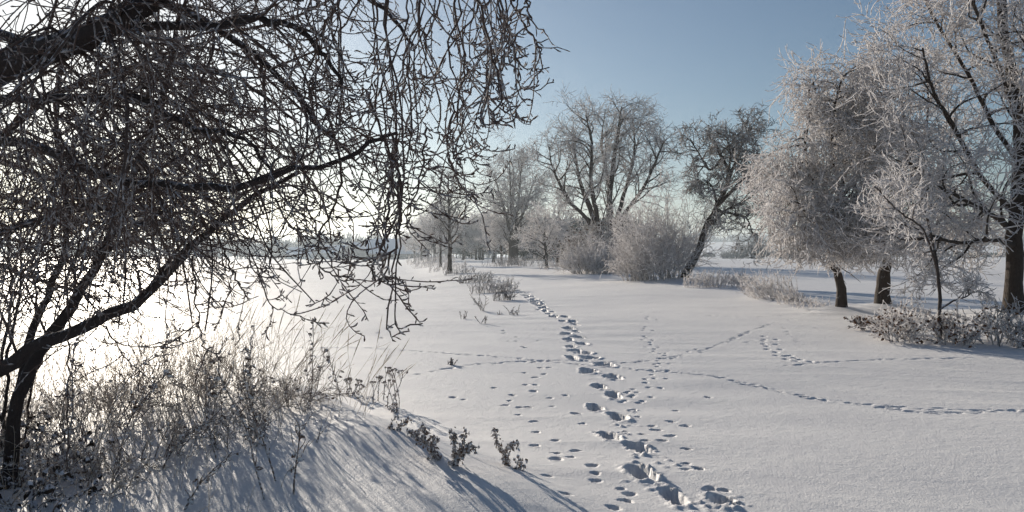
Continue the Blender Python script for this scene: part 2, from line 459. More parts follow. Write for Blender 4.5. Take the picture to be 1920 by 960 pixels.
# distant rising fields
def hills():
    az = np.linspace(R(2), R(60), 90); d = np.array([520, 640, 760, 900, 1100, 1500.])
    A, D = np.meshgrid(az, d)
    hh = np.array([-.5, 3.5, 8, 13, 17, 16.])[:, None] * (sstep(A, R(4), R(11))) * (.85 + .15 * np.sin(A * 9) + .06 * np.sin(A * 31)) - .4
    V = np.stack([D * np.sin(A), D * np.cos(A), hh], -1).reshape(-1, 3)
    jj, ii = np.meshgrid(np.arange(5), np.arange(89), indexing='ij')
    q = (jj * 90 + ii)[..., None] + np.array([0, 90, 91, 1])
    o = link('hills', mesh_np('hills', V, q.reshape(-1, 4), M['snow'])); tag(o, kind='structure')
hills()

# ------------------------------------------------------------------ generic tree
def build_tree(rg, trunk, rt, L1, n1, L2, n2, L3, n3, L4=None, n4=0, up=.8, up2=.3, droop3=0., twig=.012, a1=.8, a2=.75, a3=.8,
               t1=(.3, 1.), m=(14, 9, 6, 4), wig=.07, limb_tip=.15, shape=None, wig3=.14, tip_up=0, sides3=3, rough=.25, limb_r=.5, zmin=None):
    """returns (trunk Geo, crown Geo) in local coordinates, trunk: (m,3) polyline(s) list"""
    tg, cg = Geo(), Geo()
    Pt = np.stack([smooth_poly(t, 22, rg, .012 * np.linalg.norm(np.array(t[0]) - np.array(t[-1])) / 6) for t in trunk])
    Rt = np.stack([r[0] + (r[1] - r[0]) * np.linspace(0, 1, 22) ** .9 for r in rt])
    Rt[:, 0] *= 1.35; Rt[:, 1] *= 1.15
    Rt = Rt * (1 + rg.uniform(-.06, .06, Rt.shape))
    tg.tube(Pt, Rt, 10)
    p, d, par, t, r = spawn(Pt, Rt, n1, t1[0], t1[1], a1, .16, rg)
    f = shape(t) if shape else 1 - .55 * t
    l = L1 * f * rg.uniform(.75, 1.2, len(t))
    P1 = grow(p, d, l, m[0], wig, (0, 0, up), rg); r1 = np.minimum(r * .75, limb_r * .045 * l ** .8 + .01)
    R1 = taper(r1, m[0], limb_tip, .9, rg, .08); tg.tube(P1, R1, 6)
    p, d, par, t, r = spawn(P1, R1, n2, .18, 1, a2, .2, rg)
    l2 = L2 * (1.1 - .6 * t) * rg.uniform(.6, 1.3, len(t)) * np.clip(l[par] / l.mean(), .5, 1.6)
    P_2 = grow(p, d, l2, m[1], wig * 1.3, (0, 0, up2), rg); R2 = taper(np.minimum(r * .7, twig * 2.2), m[1], .4, 1, rg, .12)
    if zmin is not None:
        k = P_2[:, -1, 2] > zmin; P_2, R2 = P_2[k], R2[k]
    cg.tube(P_2, R2, 4)
    p, d, par, t, r = spawn(P_2, R2, n3, .12, 1, a3, .25, rg)
    l3 = L3 * rg.uniform(.5, 1.35, len(t))
    tr = np.zeros((m[2], 3)); tr[:, 2] = -droop3; tr[int(m[2] * .6):, 2] += tip_up
    P3 = grow(p, d, l3, m[2], wig3, tr, rg); R3 = taper(np.full(len(t), twig), m[2], .55, 1, rg, rough)
    if zmin is not None:
        k = P3[:, :, 2].min(1) > zmin - rg.uniform(-.15, .15, len(P3)); P3, R3 = P3[k], R3[k]
    cg.tube(P3, R3, sides3)
    if n4:
        p, d, par, t, r = spawn(P3, R3, n4, .2, 1, .8, .3, rg)
        P4 = grow(p, d, L4 * rg.uniform(.5, 1.4, len(t)), m[3], wig3, (0, 0, -droop3 * .5 + tip_up * .5), rg)
        cg.tube(P4, taper(np.full(len(t), twig * .8), m[3], .6, 1, rg, rough), 3)
        return tg, cg, P3, P4
    return tg, cg, P3, None

def place_tree(name, base, label, cat, tg, cg, mt, mc, group=None):
    e = empty(name, base, label, cat, group)
    link('trunk', tg.mesh('trunk', M[mt]), e)
    link('crown', cg.mesh('crown', M[mc]), e)
    return e

# ================================================================== MIDDLE DISTANCE
AL = 'trees lining the snowy lane'
# young tree at the left edge of the lane
b = G(843, 513); Ht = 196 / F * b[1]; print('young', b, Ht)
rg = np.random.default_rng(11)
tg, cg, _, _ = build_tree(rg, [[(0, 0, -.1), (.02, 0, Ht * .3), (-.05, .05, Ht * .62), (-.1, 0, Ht * .96)]], [(.17, .03)], Ht * .42, 24, Ht * .19, 7, Ht * .075, 4,
    up=.55, up2=.35, twig=.016, a1=.95, t1=(.26, .97), shape=lambda t: np.where(t < .35, .62, 1.05) * (1 - .62 * (t - .26) / .74))
place_tree('young_tree', b, 'young bare tree with a slim dark trunk at the lane edge, tallest on the left', 'tree', tg, cg, 'trunk', 'rime_thin', AL)

# young tree just behind it
b = G(826, 501); Ht = 130 / F * b[1]
rg = np.random.default_rng(12)
tg, cg, _, _ = build_tree(rg, [[(0, 0, -.1), (0, 0, Ht * .4), (.05, .05, Ht * .95)]], [(.13, .03)], Ht * .4, 18, Ht * .2, 9, Ht * .09, 7, up=.7, twig=.02, t1=(.3, .97))
place_tree('young_tree', b, 'small thin young tree just behind the slim dark trunked tree at the lane edge', 'tree', tg, cg, 'trunk', 'rime_half', AL)

# big rounded tree on the right of the lane
b = G(962, 496); Ht = 228 / F * b[1]; print('round', b, Ht)
rg = np.random.default_rng(21)
tr = [[(0, 0, -.1), (.05, 0, Ht * .14), (0, 0, Ht * .3)], ]
for k, (dx, hh) in enumerate(((-.10, .72), (-.02, .95), (.05, .9), (.13, .75), (.0, .85))):
    tr.append([(0, 0, Ht * .12), (dx * Ht * .25, (k - 2) * .3, Ht * .28), (dx * Ht, (k - 2) * .9, Ht * .55), (dx * Ht * 1.5, (k - 2) * 1.3, Ht * hh)])
tg, cg, _, _ = build_tree(rg, tr, [(.62, .5)] + [(.3, .035)] * 5, Ht * .32, 12, Ht * .15, 9, Ht * .07, 6, up=.45, up2=.2, twig=.024, a1=.85, t1=(.3, .98),
    shape=lambda t: 1.15 - .6 * t)
place_tree('broad_tree', b, 'tall round crowned bare tree with a stout dark trunk beside the lane', 'tree', tg, cg, 'trunk', 'rime_half', AL)

# frosted small trees: one prototype set, copied
protos = []
for s in (31, 32, 33):
    rg = np.random.default_rng(s); Ht = 6.0
    tr = [[(0, 0, -.15), (.05, 0, 1.2), (.1, .1, 2.6), (rg.normal() * .3, 0, 4.9)]]
    tg, cg, _, _ = build_tree(rg, tr, [(.15, .03)], 2.7, 18, 1.15, 10, .5, 6, up=.6, up2=.25, droop3=.0, twig=.022, a1=1.0, t1=(.22, .95), shape=lambda t: 1.1 - .5 * t)
    protos.append((tg.mesh('trunk', M['trunk']), cg.mesh('crown', M['rime'])))
small = [(925, 492, 100, 'frost covered small tree with a stubby trunk left of the stout dark trunk', 0),
         (940, 495, 90, 'frost covered small tree almost touching the stout dark trunk on its left', 1),
         (1025, 503, 112, 'frost covered small tree with two thin stems right of the stout dark trunk', 2),
         (1046, 500, 118, 'frost covered small tree beside the dense frosted thicket under the tall twin trunks', 0),
         (803, 489, 92, 'frosted lane tree by the field edge, nearest the village of the three there', 1),
         (790, 488, 84, 'frosted lane tree at the very end of the left row', 2),
         (815, 489, 96, 'frosted lane tree in the left row, second behind the thin young tree', 0),
         (893, 487, 86, 'far frosted tree at the end of the lane, leftmost of the three thin trunks', 0),
         (900, 487, 92, 'far frosted tree at the end of the lane, middle of the three thin trunks', 1),
         (905, 487, 86, 'far frosted tree at the end of the lane, rightmost of the three thin trunks', 2),
         (868, 487, 80, 'far frosted tree closing the lane behind the slim dark trunk', 1),
         (778, 487, 70, 'low frosted tree where the left row meets the village view', 0)]
for i, (px, py, hp, lab, k) in enumerate(small):
    b = G(px, py); sc = hp / F * b[1] / 5.6
    e = empty('frosted_tree', b, lab, 'tree', AL)
    link('trunk', protos[k][0], e); link('crown', protos[k][1], e)
    e.rotation_euler[2] = i * 1.37; e.scale = (sc * (1.25 if i < 4 else 1.1), sc * 1.2, sc)

# twin-trunk tall tree
b = Gd(1132, 52); Ht = 335 / F * 52; print('twin', b, Ht)
rg = np.random.default_rng(41)
def WL(px, py, d, base): return tuple(W(px, py, d) - base)
tr = [[WL(1122, 520, 52, b), WL(1128, 460, 52, b), WL(1110, 400, 52, b), WL(1085, 330, 51.5, b), WL(1075, 250, 51, b)],
      [WL(1128, 470, 52, b), WL(1118, 400, 51, b), WL(1108, 340, 50.5, b), WL(1110, 270, 50, b), WL(1098, 215, 50, b)],
      [WL(1148, 520, 52.5, b), WL(1146, 440, 52.5, b), WL(1142, 380, 53, b), WL(1150, 310, 53, b), WL(1160, 240, 53.5, b), WL(1166, 200, 53.5, b)],
      [WL(1148, 450, 52.5, b), WL(1160, 395, 53, b), WL(1180, 330, 54, b), WL(1190, 270, 54, b), WL(1186, 225, 54, b)],
      [WL(1148, 440, 52.5, b), WL(1175, 395, 52, b), WL(1210, 345, 51.5, b), WL(1235, 290, 51, b), WL(1245, 260, 51, b)],
      [WL(1122, 450, 52, b), WL(1100, 410, 51, b), WL(1062, 370, 50.5, b), WL(1035, 310, 50, b), WL(1030, 275, 50, b)],
      [WL(1145, 400, 52.5, b), WL(1140, 340, 54, b), WL(1128, 270, 55, b), WL(1135, 205, 55, b)]]
tg, cg, _, _ = build_tree(rg, tr, [(.30, .05), (.2, .035), (.30, .04), (.18, .03), (.17, .03), (.15, .03), (.15, .03)], 2.6, 14, 1.4, 9, .6, 5,
    up=.5, up2=.1, twig=.0145, a1=.85, t1=(.3, .98), shape=lambda t: 1.15 - .45 * t, wig=.09)
place_tree('twin_trunk_tree', b, 'tallest bare tree with two dark trunks and a wide fan of branches', 'tree', tg, cg, 'trunk', 'rime_half')

# thickets under it
def bush(name, base, w, h, n, seed, lab, mt='rime', mcore='rime_half', twig=.014, lean=(0, 0), leafm=None, nleaf=0, depth=None, l2=.35, group=None, cat='bush', k3=8, lsz=0):
    rg = np.random.default_rng(seed); depth = depth or w
    a = rg.uniform(0, 2 * math.pi, n); rr = np.sqrt(rg.uniform(0, 1, n))
    p = np.stack([np.cos(a) * rr * w * (.38 if n > 50 else .2), np.sin(a) * rr * depth * (.38 if n > 50 else .2), np.full(n, -.06)], 1)
    wp = p + np.array(base)[None]
    p[:, 2] = H(wp[:, 0], wp[:, 1]) - base[2] - .06
    d = np.stack([np.cos(a) * rr * min(w * .55 / h, .62) + lean[0], np.sin(a) * rr * min(depth * .5 / h, .6) + lean[1], np.ones(n)], 1) + rg.normal(size=(n, 3)) * .17
    L = h * rg.uniform(.35, 1.1, n) * (1 - .3 * rr) * (1 + .15 * np.sin(a * 3 + seed))
    P = grow(p, d, L, 10, .07, (0, 0, -.15), rg); Rr = taper(np.full(n, twig * 1.4), 10, .4, 1, rg, .12)
    sg, cg = Geo(), Geo(); sg.tube(P, Rr, 4)
    p2, d2, par, t, r = spawn(P, Rr, k3, .15, 1, .6, .2, rg)
    l = l2 * h * (1.15 - .6 * t) * rg.uniform(.5, 1.3, len(t))
    P_2 = grow(p2, d2, l, 7, .12, (0, 0, .05), rg); R2 = taper(np.full(len(t), twig), 7, .6, 1, rg, .25); cg.tube(P_2, R2, 3)
    p3, d3, par, t, r = spawn(P_2, R2, 4, .15, 1, .7, .25, rg)
    P3 = grow(p3, d3, l2 * h * .32 * rg.uniform(.4, 1.4, len(t)), 4, .15, (0, 0, 0), rg); cg.tube(P3, taper(np.full(len(t), twig * .85), 4, .65, 1, rg, .3), 3)
    e = empty(name, base, lab, cat, group)
    link('stems', sg.mesh('stems', M[mcore]), e); link('crown', cg.mesh('crown', M[mt]), e)  # the crown part here is just the bush's frosted twigs
    if nleaf:
        lg = Geo(); i = rg.integers(0, len(P_2), nleaf); j = rg.integers(2, 7, nleaf)
        lg.leaves(P_2[i, j], lsz or twig * 7, rg); link('leaves', lg.mesh('leaves', M[leafm or 'leaf_brown'], False), e)
    return e, P_2
b = Gd(1112, 47); bush('frosted_thicket', b, 3.4, 2.3, 80, 51, 'rounded frost white thicket in front of the two dark trunks', twig=.015)
b = Gd(1130, 50); bush('leafy_thicket', b, 3.0, 4.0, 60, 52, 'brown leaved frosted thicket wrapped round the two dark trunks', mt='rime_half', twig=.016, nleaf=1500)
b = Gd(1240, 35.5); bush('frosted_bush', b, 2.9, 4.3, 95, 53, 'large upright frost white bush beside the leaning dark tree', twig=.011, mcore='rime_half', lean=(-.05, 0), l2=.34)
b = Gd(1188, 36); bush('frosted_bush', b, 1.9, 2.4, 42, 54, 'lower frost white bush left of the large upright bush', twig=.011, l2=.35)

# leaning dark tree
D = 35.0; b = Gd(1284, D); print('lean', b)
rg = np.random.default_rng(61)
tr = [[WL(1280, 537, D, b), WL(1290, 505, D, b), WL(1312, 465, D, b), WL(1322, 430, D, b), WL(1345, 385, D, b), WL(1368, 330, D, b), WL(1350, 290, D, b), WL(1338, 262, D, b)],
      [WL(1345, 385, D, b), WL(1380, 350, D - .5, b), WL(1405, 320, D - .7, b), WL(1420, 285, D - 1, b)],
      [WL(1322, 430, D, b), WL(1360, 395, D + .6, b), WL(1400, 375, D + 1, b), WL(1425, 350, D + 1.2, b)],
      [WL(1340, 395, D, b), WL(1370, 400, D + .2, b), WL(1400, 410, D + .4, b), WL(1412, 440, D + .4, b)],
      [WL(1352, 300, D, b), WL(1330, 318, D - .2, b), WL(1312, 290, D - .4, b), WL(1294, 262, D - .5, b)],
      [WL(1368, 330, D, b), WL(1385, 290, D + .4, b), WL(1395, 255, D + .6, b), WL(1410, 240, D + .8, b)],
      [WL(1345, 385, D, b), WL(1335, 350, D - .7, b), WL(1318, 335, D - 1, b)],
      [WL(1362, 340, D, b), WL(1370, 290, D - .6, b), WL(1360, 250, D - .9, b)]]
tg, cg, _, _ = build_tree(rg, tr, [(.19, .05), (.09, .03), (.08, .02), (.07, .02), (.06, .02), (.07, .02), (.06, .02), (.06, .02)], 1.15, 12, .6, 8, .33, 6, up=-.1, up2=-.1,
    droop3=.15, twig=.0135, a1=1.0, t1=(.35, 1), shape=lambda t: .8 + .3 * t, wig=.16, wig3=.2)
place_tree('leaning_tree', b, 'dark crooked tree leaning right over the big frosted bush', 'tree', tg, cg, 'trunk', 'rime_thin')

# ---- frosted weeds of the lane and banks
def clump(name, base, w, h, n, seed, lab, m='rime_half', th=.008, lean=(.1, 0), depth=None, group=None, cat='weeds', spur=5, kind=None):
    rg = np.random.default_rng(seed); depth = depth or w * .5
    x = np.clip(rg.normal(size=n), -1.4, 1.4) * w * .3; y = np.clip(rg.normal(size=n), -1.4, 1.4) * depth * .3
    p = np.stack([x, y, H(x + base[0], y + base[1]) - base[2] - .03], 1)
    d = np.stack([rg.normal(size=n) * .28 + lean[0], rg.normal(size=n) * .28 + lean[1], np.ones(n)], 1)
    P = grow(p, d, h * rg.uniform(.45, 1.1, n), 7, .07, (lean[0] * .8, 0, -.2), rg); Rr = taper(np.full(n, th), 7, .6, 1, rg, .2)
    g = Geo(); g.tube(P, Rr, 3)
    p2, d2, par, t, r = spawn(P, Rr, spur, .25, 1, .55, .2, rg)
    g.tube(grow(p2, d2, h * .2 * rg.uniform(.4, 1.3, len(t)), 4, .1, (0, 0, 0), rg), taper(np.full(len(t), th * .95), 4, .7, 1, rg, .3), 3)
    e = link(name, g.mesh(name, M[m]), None, tuple(base)); tag(e, lab, cat, group, kind)
    return e
WG = 'frosted weed clumps along the lane'
cl = [(890, 530, 1.8, .55, 90, 'dark stemmed weed clump at the upper end of the lane edge weeds', 'rime_thin'),
      (925, 548, 2.0, .6, 110, 'frosted weed clump in the middle of the lane edge weeds', 'rime_half'),
      (945, 563, .8, .55, 45, 'dense dark weed tuft at the lower end of the lane edge weeds', 'rime_thin'),
      (862, 514, 2.2, .5, 70, 'low weed clump at the foot of the slim dark trunk', 'rime_half'),
      (838, 507, 3.5, .8, 90, 'pale frosted weeds left of the slim dark trunk', 'rime'),
      (812, 499, 5.5, 1.3, 120, 'pale frosted shrubs at the field edge halfway up the left row', 'rime'),
      (795, 492, 6.5, 1.7, 130, 'pale frosted shrubs at the field edge near the far end of the left row', 'rime'),
      (985, 499, 5.5, 1.0, 120, 'frosted weeds right of the stout dark trunk', 'rime_half'),
      (940, 500, 4, .8, 70, 'frosted weeds left of the stout dark trunk', 'rime_half'),
      (1060, 505, 4, 1.0, 90, 'frosted weeds at the left foot of the rounded thicket', 'rime_half'),
      (1335, 538, 2.2, .62, 150, 'frosted weeds just right of the leaning dark trunk', 'rime'),
      (1385, 532, 2.0, .55, 120, 'frosted weeds between the leaning tree and the tall slanting weeds', 'rime')]
for i, (px, py, w, h, n, lab, m) in enumerate(cl):
    b = G(px, py); clump('weed_clump', b, w, h, n, 70 + i, lab, m, th=.006 + b[1] * .00009, group=WG)
b = Gd(1450, 24.5); clump('weed_clump', b, 1.3, .85, 130, 90, 'tall slanting frosted weeds at the brow of the right bank', 'rime', th=.008, lean=(-.35, 0), depth=1.8, group=WG)
b = Gd(1485, 22.5); clump('weed_clump', b, .9, .5, 60, 91, 'shorter slanting frosted weeds left of the thin crooked trunk', 'rime', th=.007, lean=(-.3, 0), group=WG)
b = Gd(1530, 21); clump('weed_clump', b, 1.2, .35, 40, 92, 'sparse low frosted weeds at the foot of the thin crooked trunk', 'rime', th=.006, group=WG)
# twiggy single stems poking from the snow by the lane
for i, (px, py, w, h, n, lab) in enumerate(((905, 583, .12, .62, 6, 'slanting frosted stem below the lane edge weeds'), (938, 590, .2, .12, 5, 'short snapped stalks, leftmost of the row below the weeds'),
        (955, 590, .1, .3, 3, 'upright snapped stalk in the middle of the row below the weeds'), (968, 591, .16, .26, 5, 'snapped stalks, rightmost of the row below the weeds'),
        (868, 598, .25, .25, 5, 'tiny twigs poking from the snow left of the snapped stalks'), (902, 607, .2, .25, 4, 'small upright twig below the snapped stalks'),
        (845, 684, .12, .14, 9, 'small dry grass tuft beside the crossing tracks'))):
    b = G(px, py); clump('weed_stalks', b, w, h, n, 100 + i, lab, 'weed', th=.009, group='stalks poking from the snow', cat='weed', lean=(-.2 if i == 0 else 0, 0), spur=6)

# ================================================================== RIGHT TREES
# thin crooked trunk with a hanging frosted crown
D = 20.5; b = Gd(1577, D); print('hang', b, 'py', HY + (CAMZ - b[2]) / D * F)
rg = np.random.default_rng(111)
ty = HY + (CAMZ - b[2]) / D * F
tr = [[WL(1577, ty + 3, D, b), WL(1578, 545, D, b), WL(1572, 515, D, b), WL(1560, 488, D, b), WL(1562, 440, D, b), WL(1575, 370, D, b), WL(1590, 290, D, b), WL(1600, 210, D, b), WL(1600, 150, D, b)],
      [WL(1562, 440, D, b), WL(1530, 370, D - .4, b), WL(1510, 290, D - .6, b), WL(1520, 200, D - .8, b), WL(1530, 160, D - .8, b)],
      [WL(1570, 400, D, b), WL(1600, 330, D + .5, b), WL(1650, 260, D + .8, b), WL(1670, 180, D + 1, b)],
      [WL(1575, 360, D, b), WL(1560, 280, D - .6, b), WL(1565, 200, D - 1.1, b), WL(1580, 140, D - 1.2, b)],
      [WL(1565, 430, D, b), WL(1520, 400, D + .4, b), WL(1490, 340, D + .5, b), WL(1485, 290, D + .6, b)],
      [WL(1562, 440, D, b), WL(1530, 420, D - .8, b), WL(1510, 395, D - 1.3, b), WL(1490, 400, D - 1.4, b)],
      [WL(1568, 400, D, b), WL(1590, 370, D - .8, b), WL(1620, 380, D - 1.4, b), WL(1650, 410, D - 1.5, b)],
      [WL(1565, 430, D, b), WL(1560, 400, D - .8, b), WL(1565, 390, D - 1.3, b), WL(1570, 410, D - 1.6, b)]]
tg, cg, _, _ = build_tree(rg, tr, [(.13, .025), (.05, .02), (.05, .02), (.045, .02), (.045, .018), (.045, .018), (.045, .018), (.045, .018)], 1.12, 15, .85, 9, .6, 4, L4=.2, n4=2, up=-.7, up2=-1.6, droop3=1.1,
    zmin=W(0, 505, D)[2] - b[2], twig=.0135, a1=1.1, t1=(.35, 1), shape=lambda t: 1.15 - .35 * t, wig=.12, wig3=.16, tip_up=1.4, limb_r=.3)
place_tree('hanging_tree', b, 'frost white tree with a drooping dome crown on a thin crooked trunk', 'tree', tg, cg, 'trunk', 'rime')

# stout short trunk behind
D = 21.5; b = Gd(1655, D); ty = HY + (CAMZ - b[2]) / D * F
rg = np.random.default_rng(121)
tr = [[WL(1655, ty + 3, D, b), WL(1656, 530, D, b), WL(1662, 490, D, b), WL(1668, 450, D, b), WL(1680, 380, D, b), WL(1700, 290, D, b), WL(1690, 190, D, b)],
      [WL(1664, 480, D, b), WL(1700, 462, D, b), WL(1760, 455, D - .3, b), WL(1820, 462, D - .5, b)],
      [WL(1664, 490, D, b), WL(1690, 440, D - .4, b), WL(1740, 390, D - .8, b), WL(1790, 350, D - 1, b)],
      [WL(1668, 450, D, b), WL(1650, 380, D - .5, b), WL(1640, 300, D - 1, b), WL(1650, 220, D - 1, b)],
      [WL(1668, 450, D, b), WL(1720, 400, D + .5, b), WL(1770, 300, D + .8, b), WL(1790, 220, D + .8, b)],
      [WL(1680, 380, D, b), WL(1720, 300, D + .2, b), WL(1740, 210, D + .2, b), WL(1735, 120, D, b)]]
tg, cg, _, _ = build_tree(rg, tr, [(.2, .03), (.08, .02), (.07, .02), (.05, .02), (.05, .02), (.05, .02)], 1.5, 11, .95, 7, .55, 5, L4=.16, n4=2, up=-.3, up2=-.8, droop3=.6,
    zmin=W(0, 520, D)[2] - b[2], twig=.0115, a1=1.05, t1=(.35, 1), shape=lambda t: 1.1 - .3 * t, wig=.15, wig3=.2, tip_up=1.2, limb_r=.35)
place_tree('frosted_tree', b, 'frosted spreading tree on a short stout trunk with white frost clots, between its two neighbours', 'tree', tg, cg, 'trunk', 'rime')

# tall tree at the right edge
D = 18.5; b = Gd(1903, D); ty = HY + (CAMZ - b[2]) / D * F
rg = np.random.default_rng(131)
tr = [[WL(1900, ty + 4, D, b), WL(1904, 500, D, b), WL(1902, 420, D, b), WL(1912, 300, D, b), WL(1905, 180, D, b), WL(1880, 60, D, b), WL(1878, -60, D, b), WL(1880, -160, D, b)],
      [WL(1903, 440, D, b), WL(1870, 410, D - .5, b), WL(1800, 370, D - 1, b), WL(1740, 340, D - 1.4, b), WL(1700, 300, D - 1.6, b)],
      [WL(1903, 400, D, b), WL(1840, 330, D - .6, b), WL(1790, 240, D - 1, b), WL(1750, 170, D - 1.3, b), WL(1730, 90, D - 1.5, b)],
      [WL(1908, 300, D, b), WL(1860, 230, D + .4, b), WL(1810, 130, D + .6, b), WL(1760, 50, D + .6, b), WL(1730, -10, D + .6, b)],
      [WL(1907, 220, D, b), WL(1870, 120, D - .8, b), WL(1830, 20, D - 1.2, b), WL(1790, -60, D - 1.3, b)],
      [WL(1910, 330, D, b), WL(1945, 230, D + .2, b), WL(1990, 120, D + .2, b), WL(2010, 10, D, b)],
      [WL(1903, 460, D, b), WL(1860, 450, D - 1.2, b), WL(1800, 455, D - 2.0, b), WL(1740, 440, D - 2.6, b), WL(1690, 420, D - 3, b)],
      [WL(1906, 250, D, b), WL(1930, 140, D - 1, b), WL(1935, 30, D - 1.4, b), WL(1950, -80, D - 1.4, b)],
      [WL(1903, 420, D, b), WL(1960, 400, D - .3, b), WL(2060, 340, D - .3, b)]]
tg, cg, _, _ = build_tree(rg, tr, [(.2, .07), (.06, .02), (.065, .02), (.06, .02), (.055, .02), (.055, .02), (.05, .015), (.05, .02), (.05, .02)], 1.6, 11, .95, 7, .5, 5, L4=.16, n4=2, up=.1, up2=-.15,
    droop3=.2, twig=.0115, a1=.95, t1=(.25, 1), shape=lambda t: 1.2 - .5 * t, wig=.12, wig3=.2, tip_up=.6, limb_r=.4)
place_tree('tall_tree', b, 'tall dark trunked tree with white frosted twigs at the right edge, its top cut off', 'tree', tg, cg, 'trunk', 'rime')

# leafy shrub at its foot and the sapling in it
SG = 'frosted brown leaved shrubs on the right bank'
for i, (px, d, w, h, n, lab) in enumerate(((1690, 15.2, 1.4, 1.05, 22, 'brown leaved frosted shrub in front of the short stout trunk'),
                                      (1790, 14.8, 1.7, .85, 24, 'brown leaved frosted shrub between the two right trunks'),
                                      (1880, 14.6, 1.7, 1.0, 24, 'brown leaved frosted shrub in front of the tall right trunk'),
                                      (1640, 16.5, 1.0, .6, 14, 'small brown leaved frosted shrub left of the short stout trunk'))):
    b = Gd(px, d); bush('leafy_shrub', b, w, h, n, 140 + i, lab, mt='rime', twig=.0095, nleaf=230, group=SG, l2=.42, k3=5)
D = 15.0; b = Gd(1762, D); rg = np.random.default_rng(151)
tr = [[(0, 0, -.1), WL(1762, 560, D, b), WL(1757, 500, D, b), WL(1748, 450, D, b), WL(1735, 395, D, b)], [WL(1757, 500, D, b), WL(1730, 430, D - .3, b), WL(1690, 400, D - .5, b), WL(1640, 350, D - .7, b)],
      [WL(1762, 580, D, b), WL(1790, 563, D - .1, b), WL(1812, 556, D - .2, b), WL(1825, 545, D - .2, b)]]
tg, cg, _, _ = build_tree(rg, tr, [(.035, .02), (.02, .01), (.018, .01)], .55, 6, .35, 5, .2, 4, up=.1, twig=.010, t1=(.4, 1), a1=.8, wig=.14, wig3=.2, limb_r=.4)
place_tree('sapling', b, 'slender brown sapling rising out of the leafy shrubs between the right trunks', 'sapling', tg, cg, 'limb', 'rime')
for i, (px, py, h, lab) in enumerate(((1768, 636, .3, 'thick broken twig leaning out of the snow below the shrubs'), (1695, 640, .16, 'low thin twig on the snow left of the thick broken twig'),
                                      (1600, 600, .12, 'tiny twig on the snow beside the thin crooked trunk'))):
    b = G(px, py); clump('fallen_twig', b, .12, h, 3, 160 + i, lab, 'weed', th=.013, lean=(-.7, 0), group='twigs lying by the right bank', cat='twig', spur=4)

# ================================================================== FAR BACKGROUND
def wood(name, segs, seed, lab, m='farwood', hmin=5, hmax=8, n=50, strokes=150, th=.14, depthj=12):
    """a far wood that reads as one mass: bare trees of fine upright strokes"""
    rg = np.random.default_rng(seed); g = Geo()
    for _ in range(n):
        (x0, y0), (x1, y1) = segs[rg.integers(0, len(segs))]
        t = rg.uniform(); x = x0 + (x1 - x0) * t; y = y0 + (y1 - y0) * t + rg.normal() * depthj
        h = rg.uniform(hmin, hmax); z0 = float(H(np.array([x]), np.array([y]))[0])
        tr = grow(np.array([[x, y, z0 - .2]]), np.array([[0, 0, 1.]]), np.array([h * .8]), 6, .04, (0, 0, 0), rg)
        g.tube(tr, taper(np.array([th * 2]), 6, .3), 4)
        p = np.array([[x, y, z0]]) + np.stack([rg.normal(size=strokes) * h * .2, rg.normal(size=strokes) * h * .2, rg.uniform(.12, .8, strokes) * h], 1)
        c = np.array([x, y, z0 + h * .25]); d = unit(p - c) + [0, 0, .5]
        g.tube(grow(p, d, rg.uniform(.12, .3, strokes) * h, 4, .15, (0, 0, .2), rg), taper(np.full(strokes, th), 4, .4), 3)
    o = link(name, g.mesh(name, M[m])); tag(o, lab, 'wood', kind='stuff'); return o
def wx(px, d): return ((px - CX) / F * d, d)
wood('far_wood', [(wx(380, 330), wx(760, 330))], 201, 'hazy line of bare trees behind the village across the field', hmin=5, hmax=9.5, n=70)
wood('far_wood', [(wx(560, 345), wx(700, 345))], 202, 'taller hazy trees standing behind the gabled house', hmin=8, hmax=12, n=14)
wood('far_wood', [(wx(-500, 420), wx(420, 360))], 203, 'thin hazy trees beyond the field behind the dark overhanging twigs', hmin=4, hmax=7, n=50)
wood('far_wood', [(wx(980, 170), wx(1200, 170))], 204, 'dark wood behind the lane between the stout trunk and the thicket', m='conifer', hmin=4, hmax=9, n=60, strokes=260, th=.2)
wood('far_wood', [(wx(800, 260), wx(1010, 240))], 205, 'frosted wood closing the far end of the lane', m='rime_half', hmin=8, hmax=14, n=60, strokes=220, th=.08)
wood('far_wood', [(wx(1280, 500), wx(2500, 480))], 206, 'low dark hedge line across the far right field', m='conifer', hmin=1.5, hmax=3.4, n=260, strokes=60, th=.2, depthj=4)
wood('far_wood', [(wx(1200, 1150), wx(2600, 1050))], 207, 'pale blue forest on the skyline of the right hill', hmin=22, hmax=32, n=170, strokes=90, th=.9, depthj=20)
for i, (px, w, h, lab) in enumerate(((1412, 9, 11, 'rounded bare bush tree alone on the far hedge line'), (1375, 8, 5, 'low wide bush left of the rounded bush tree on the far hedge line'), (1470, 7, 6.5, 'far bush half hidden by the drooping frosted crown'))):
    b = Gd(px, 340); bush('far_bush', b, w * 1.3, h * .85, 70, 210 + i, lab, mt='farwood', mcore='farwood', twig=.07, l2=.3, group='bushes on the far right hedge line')

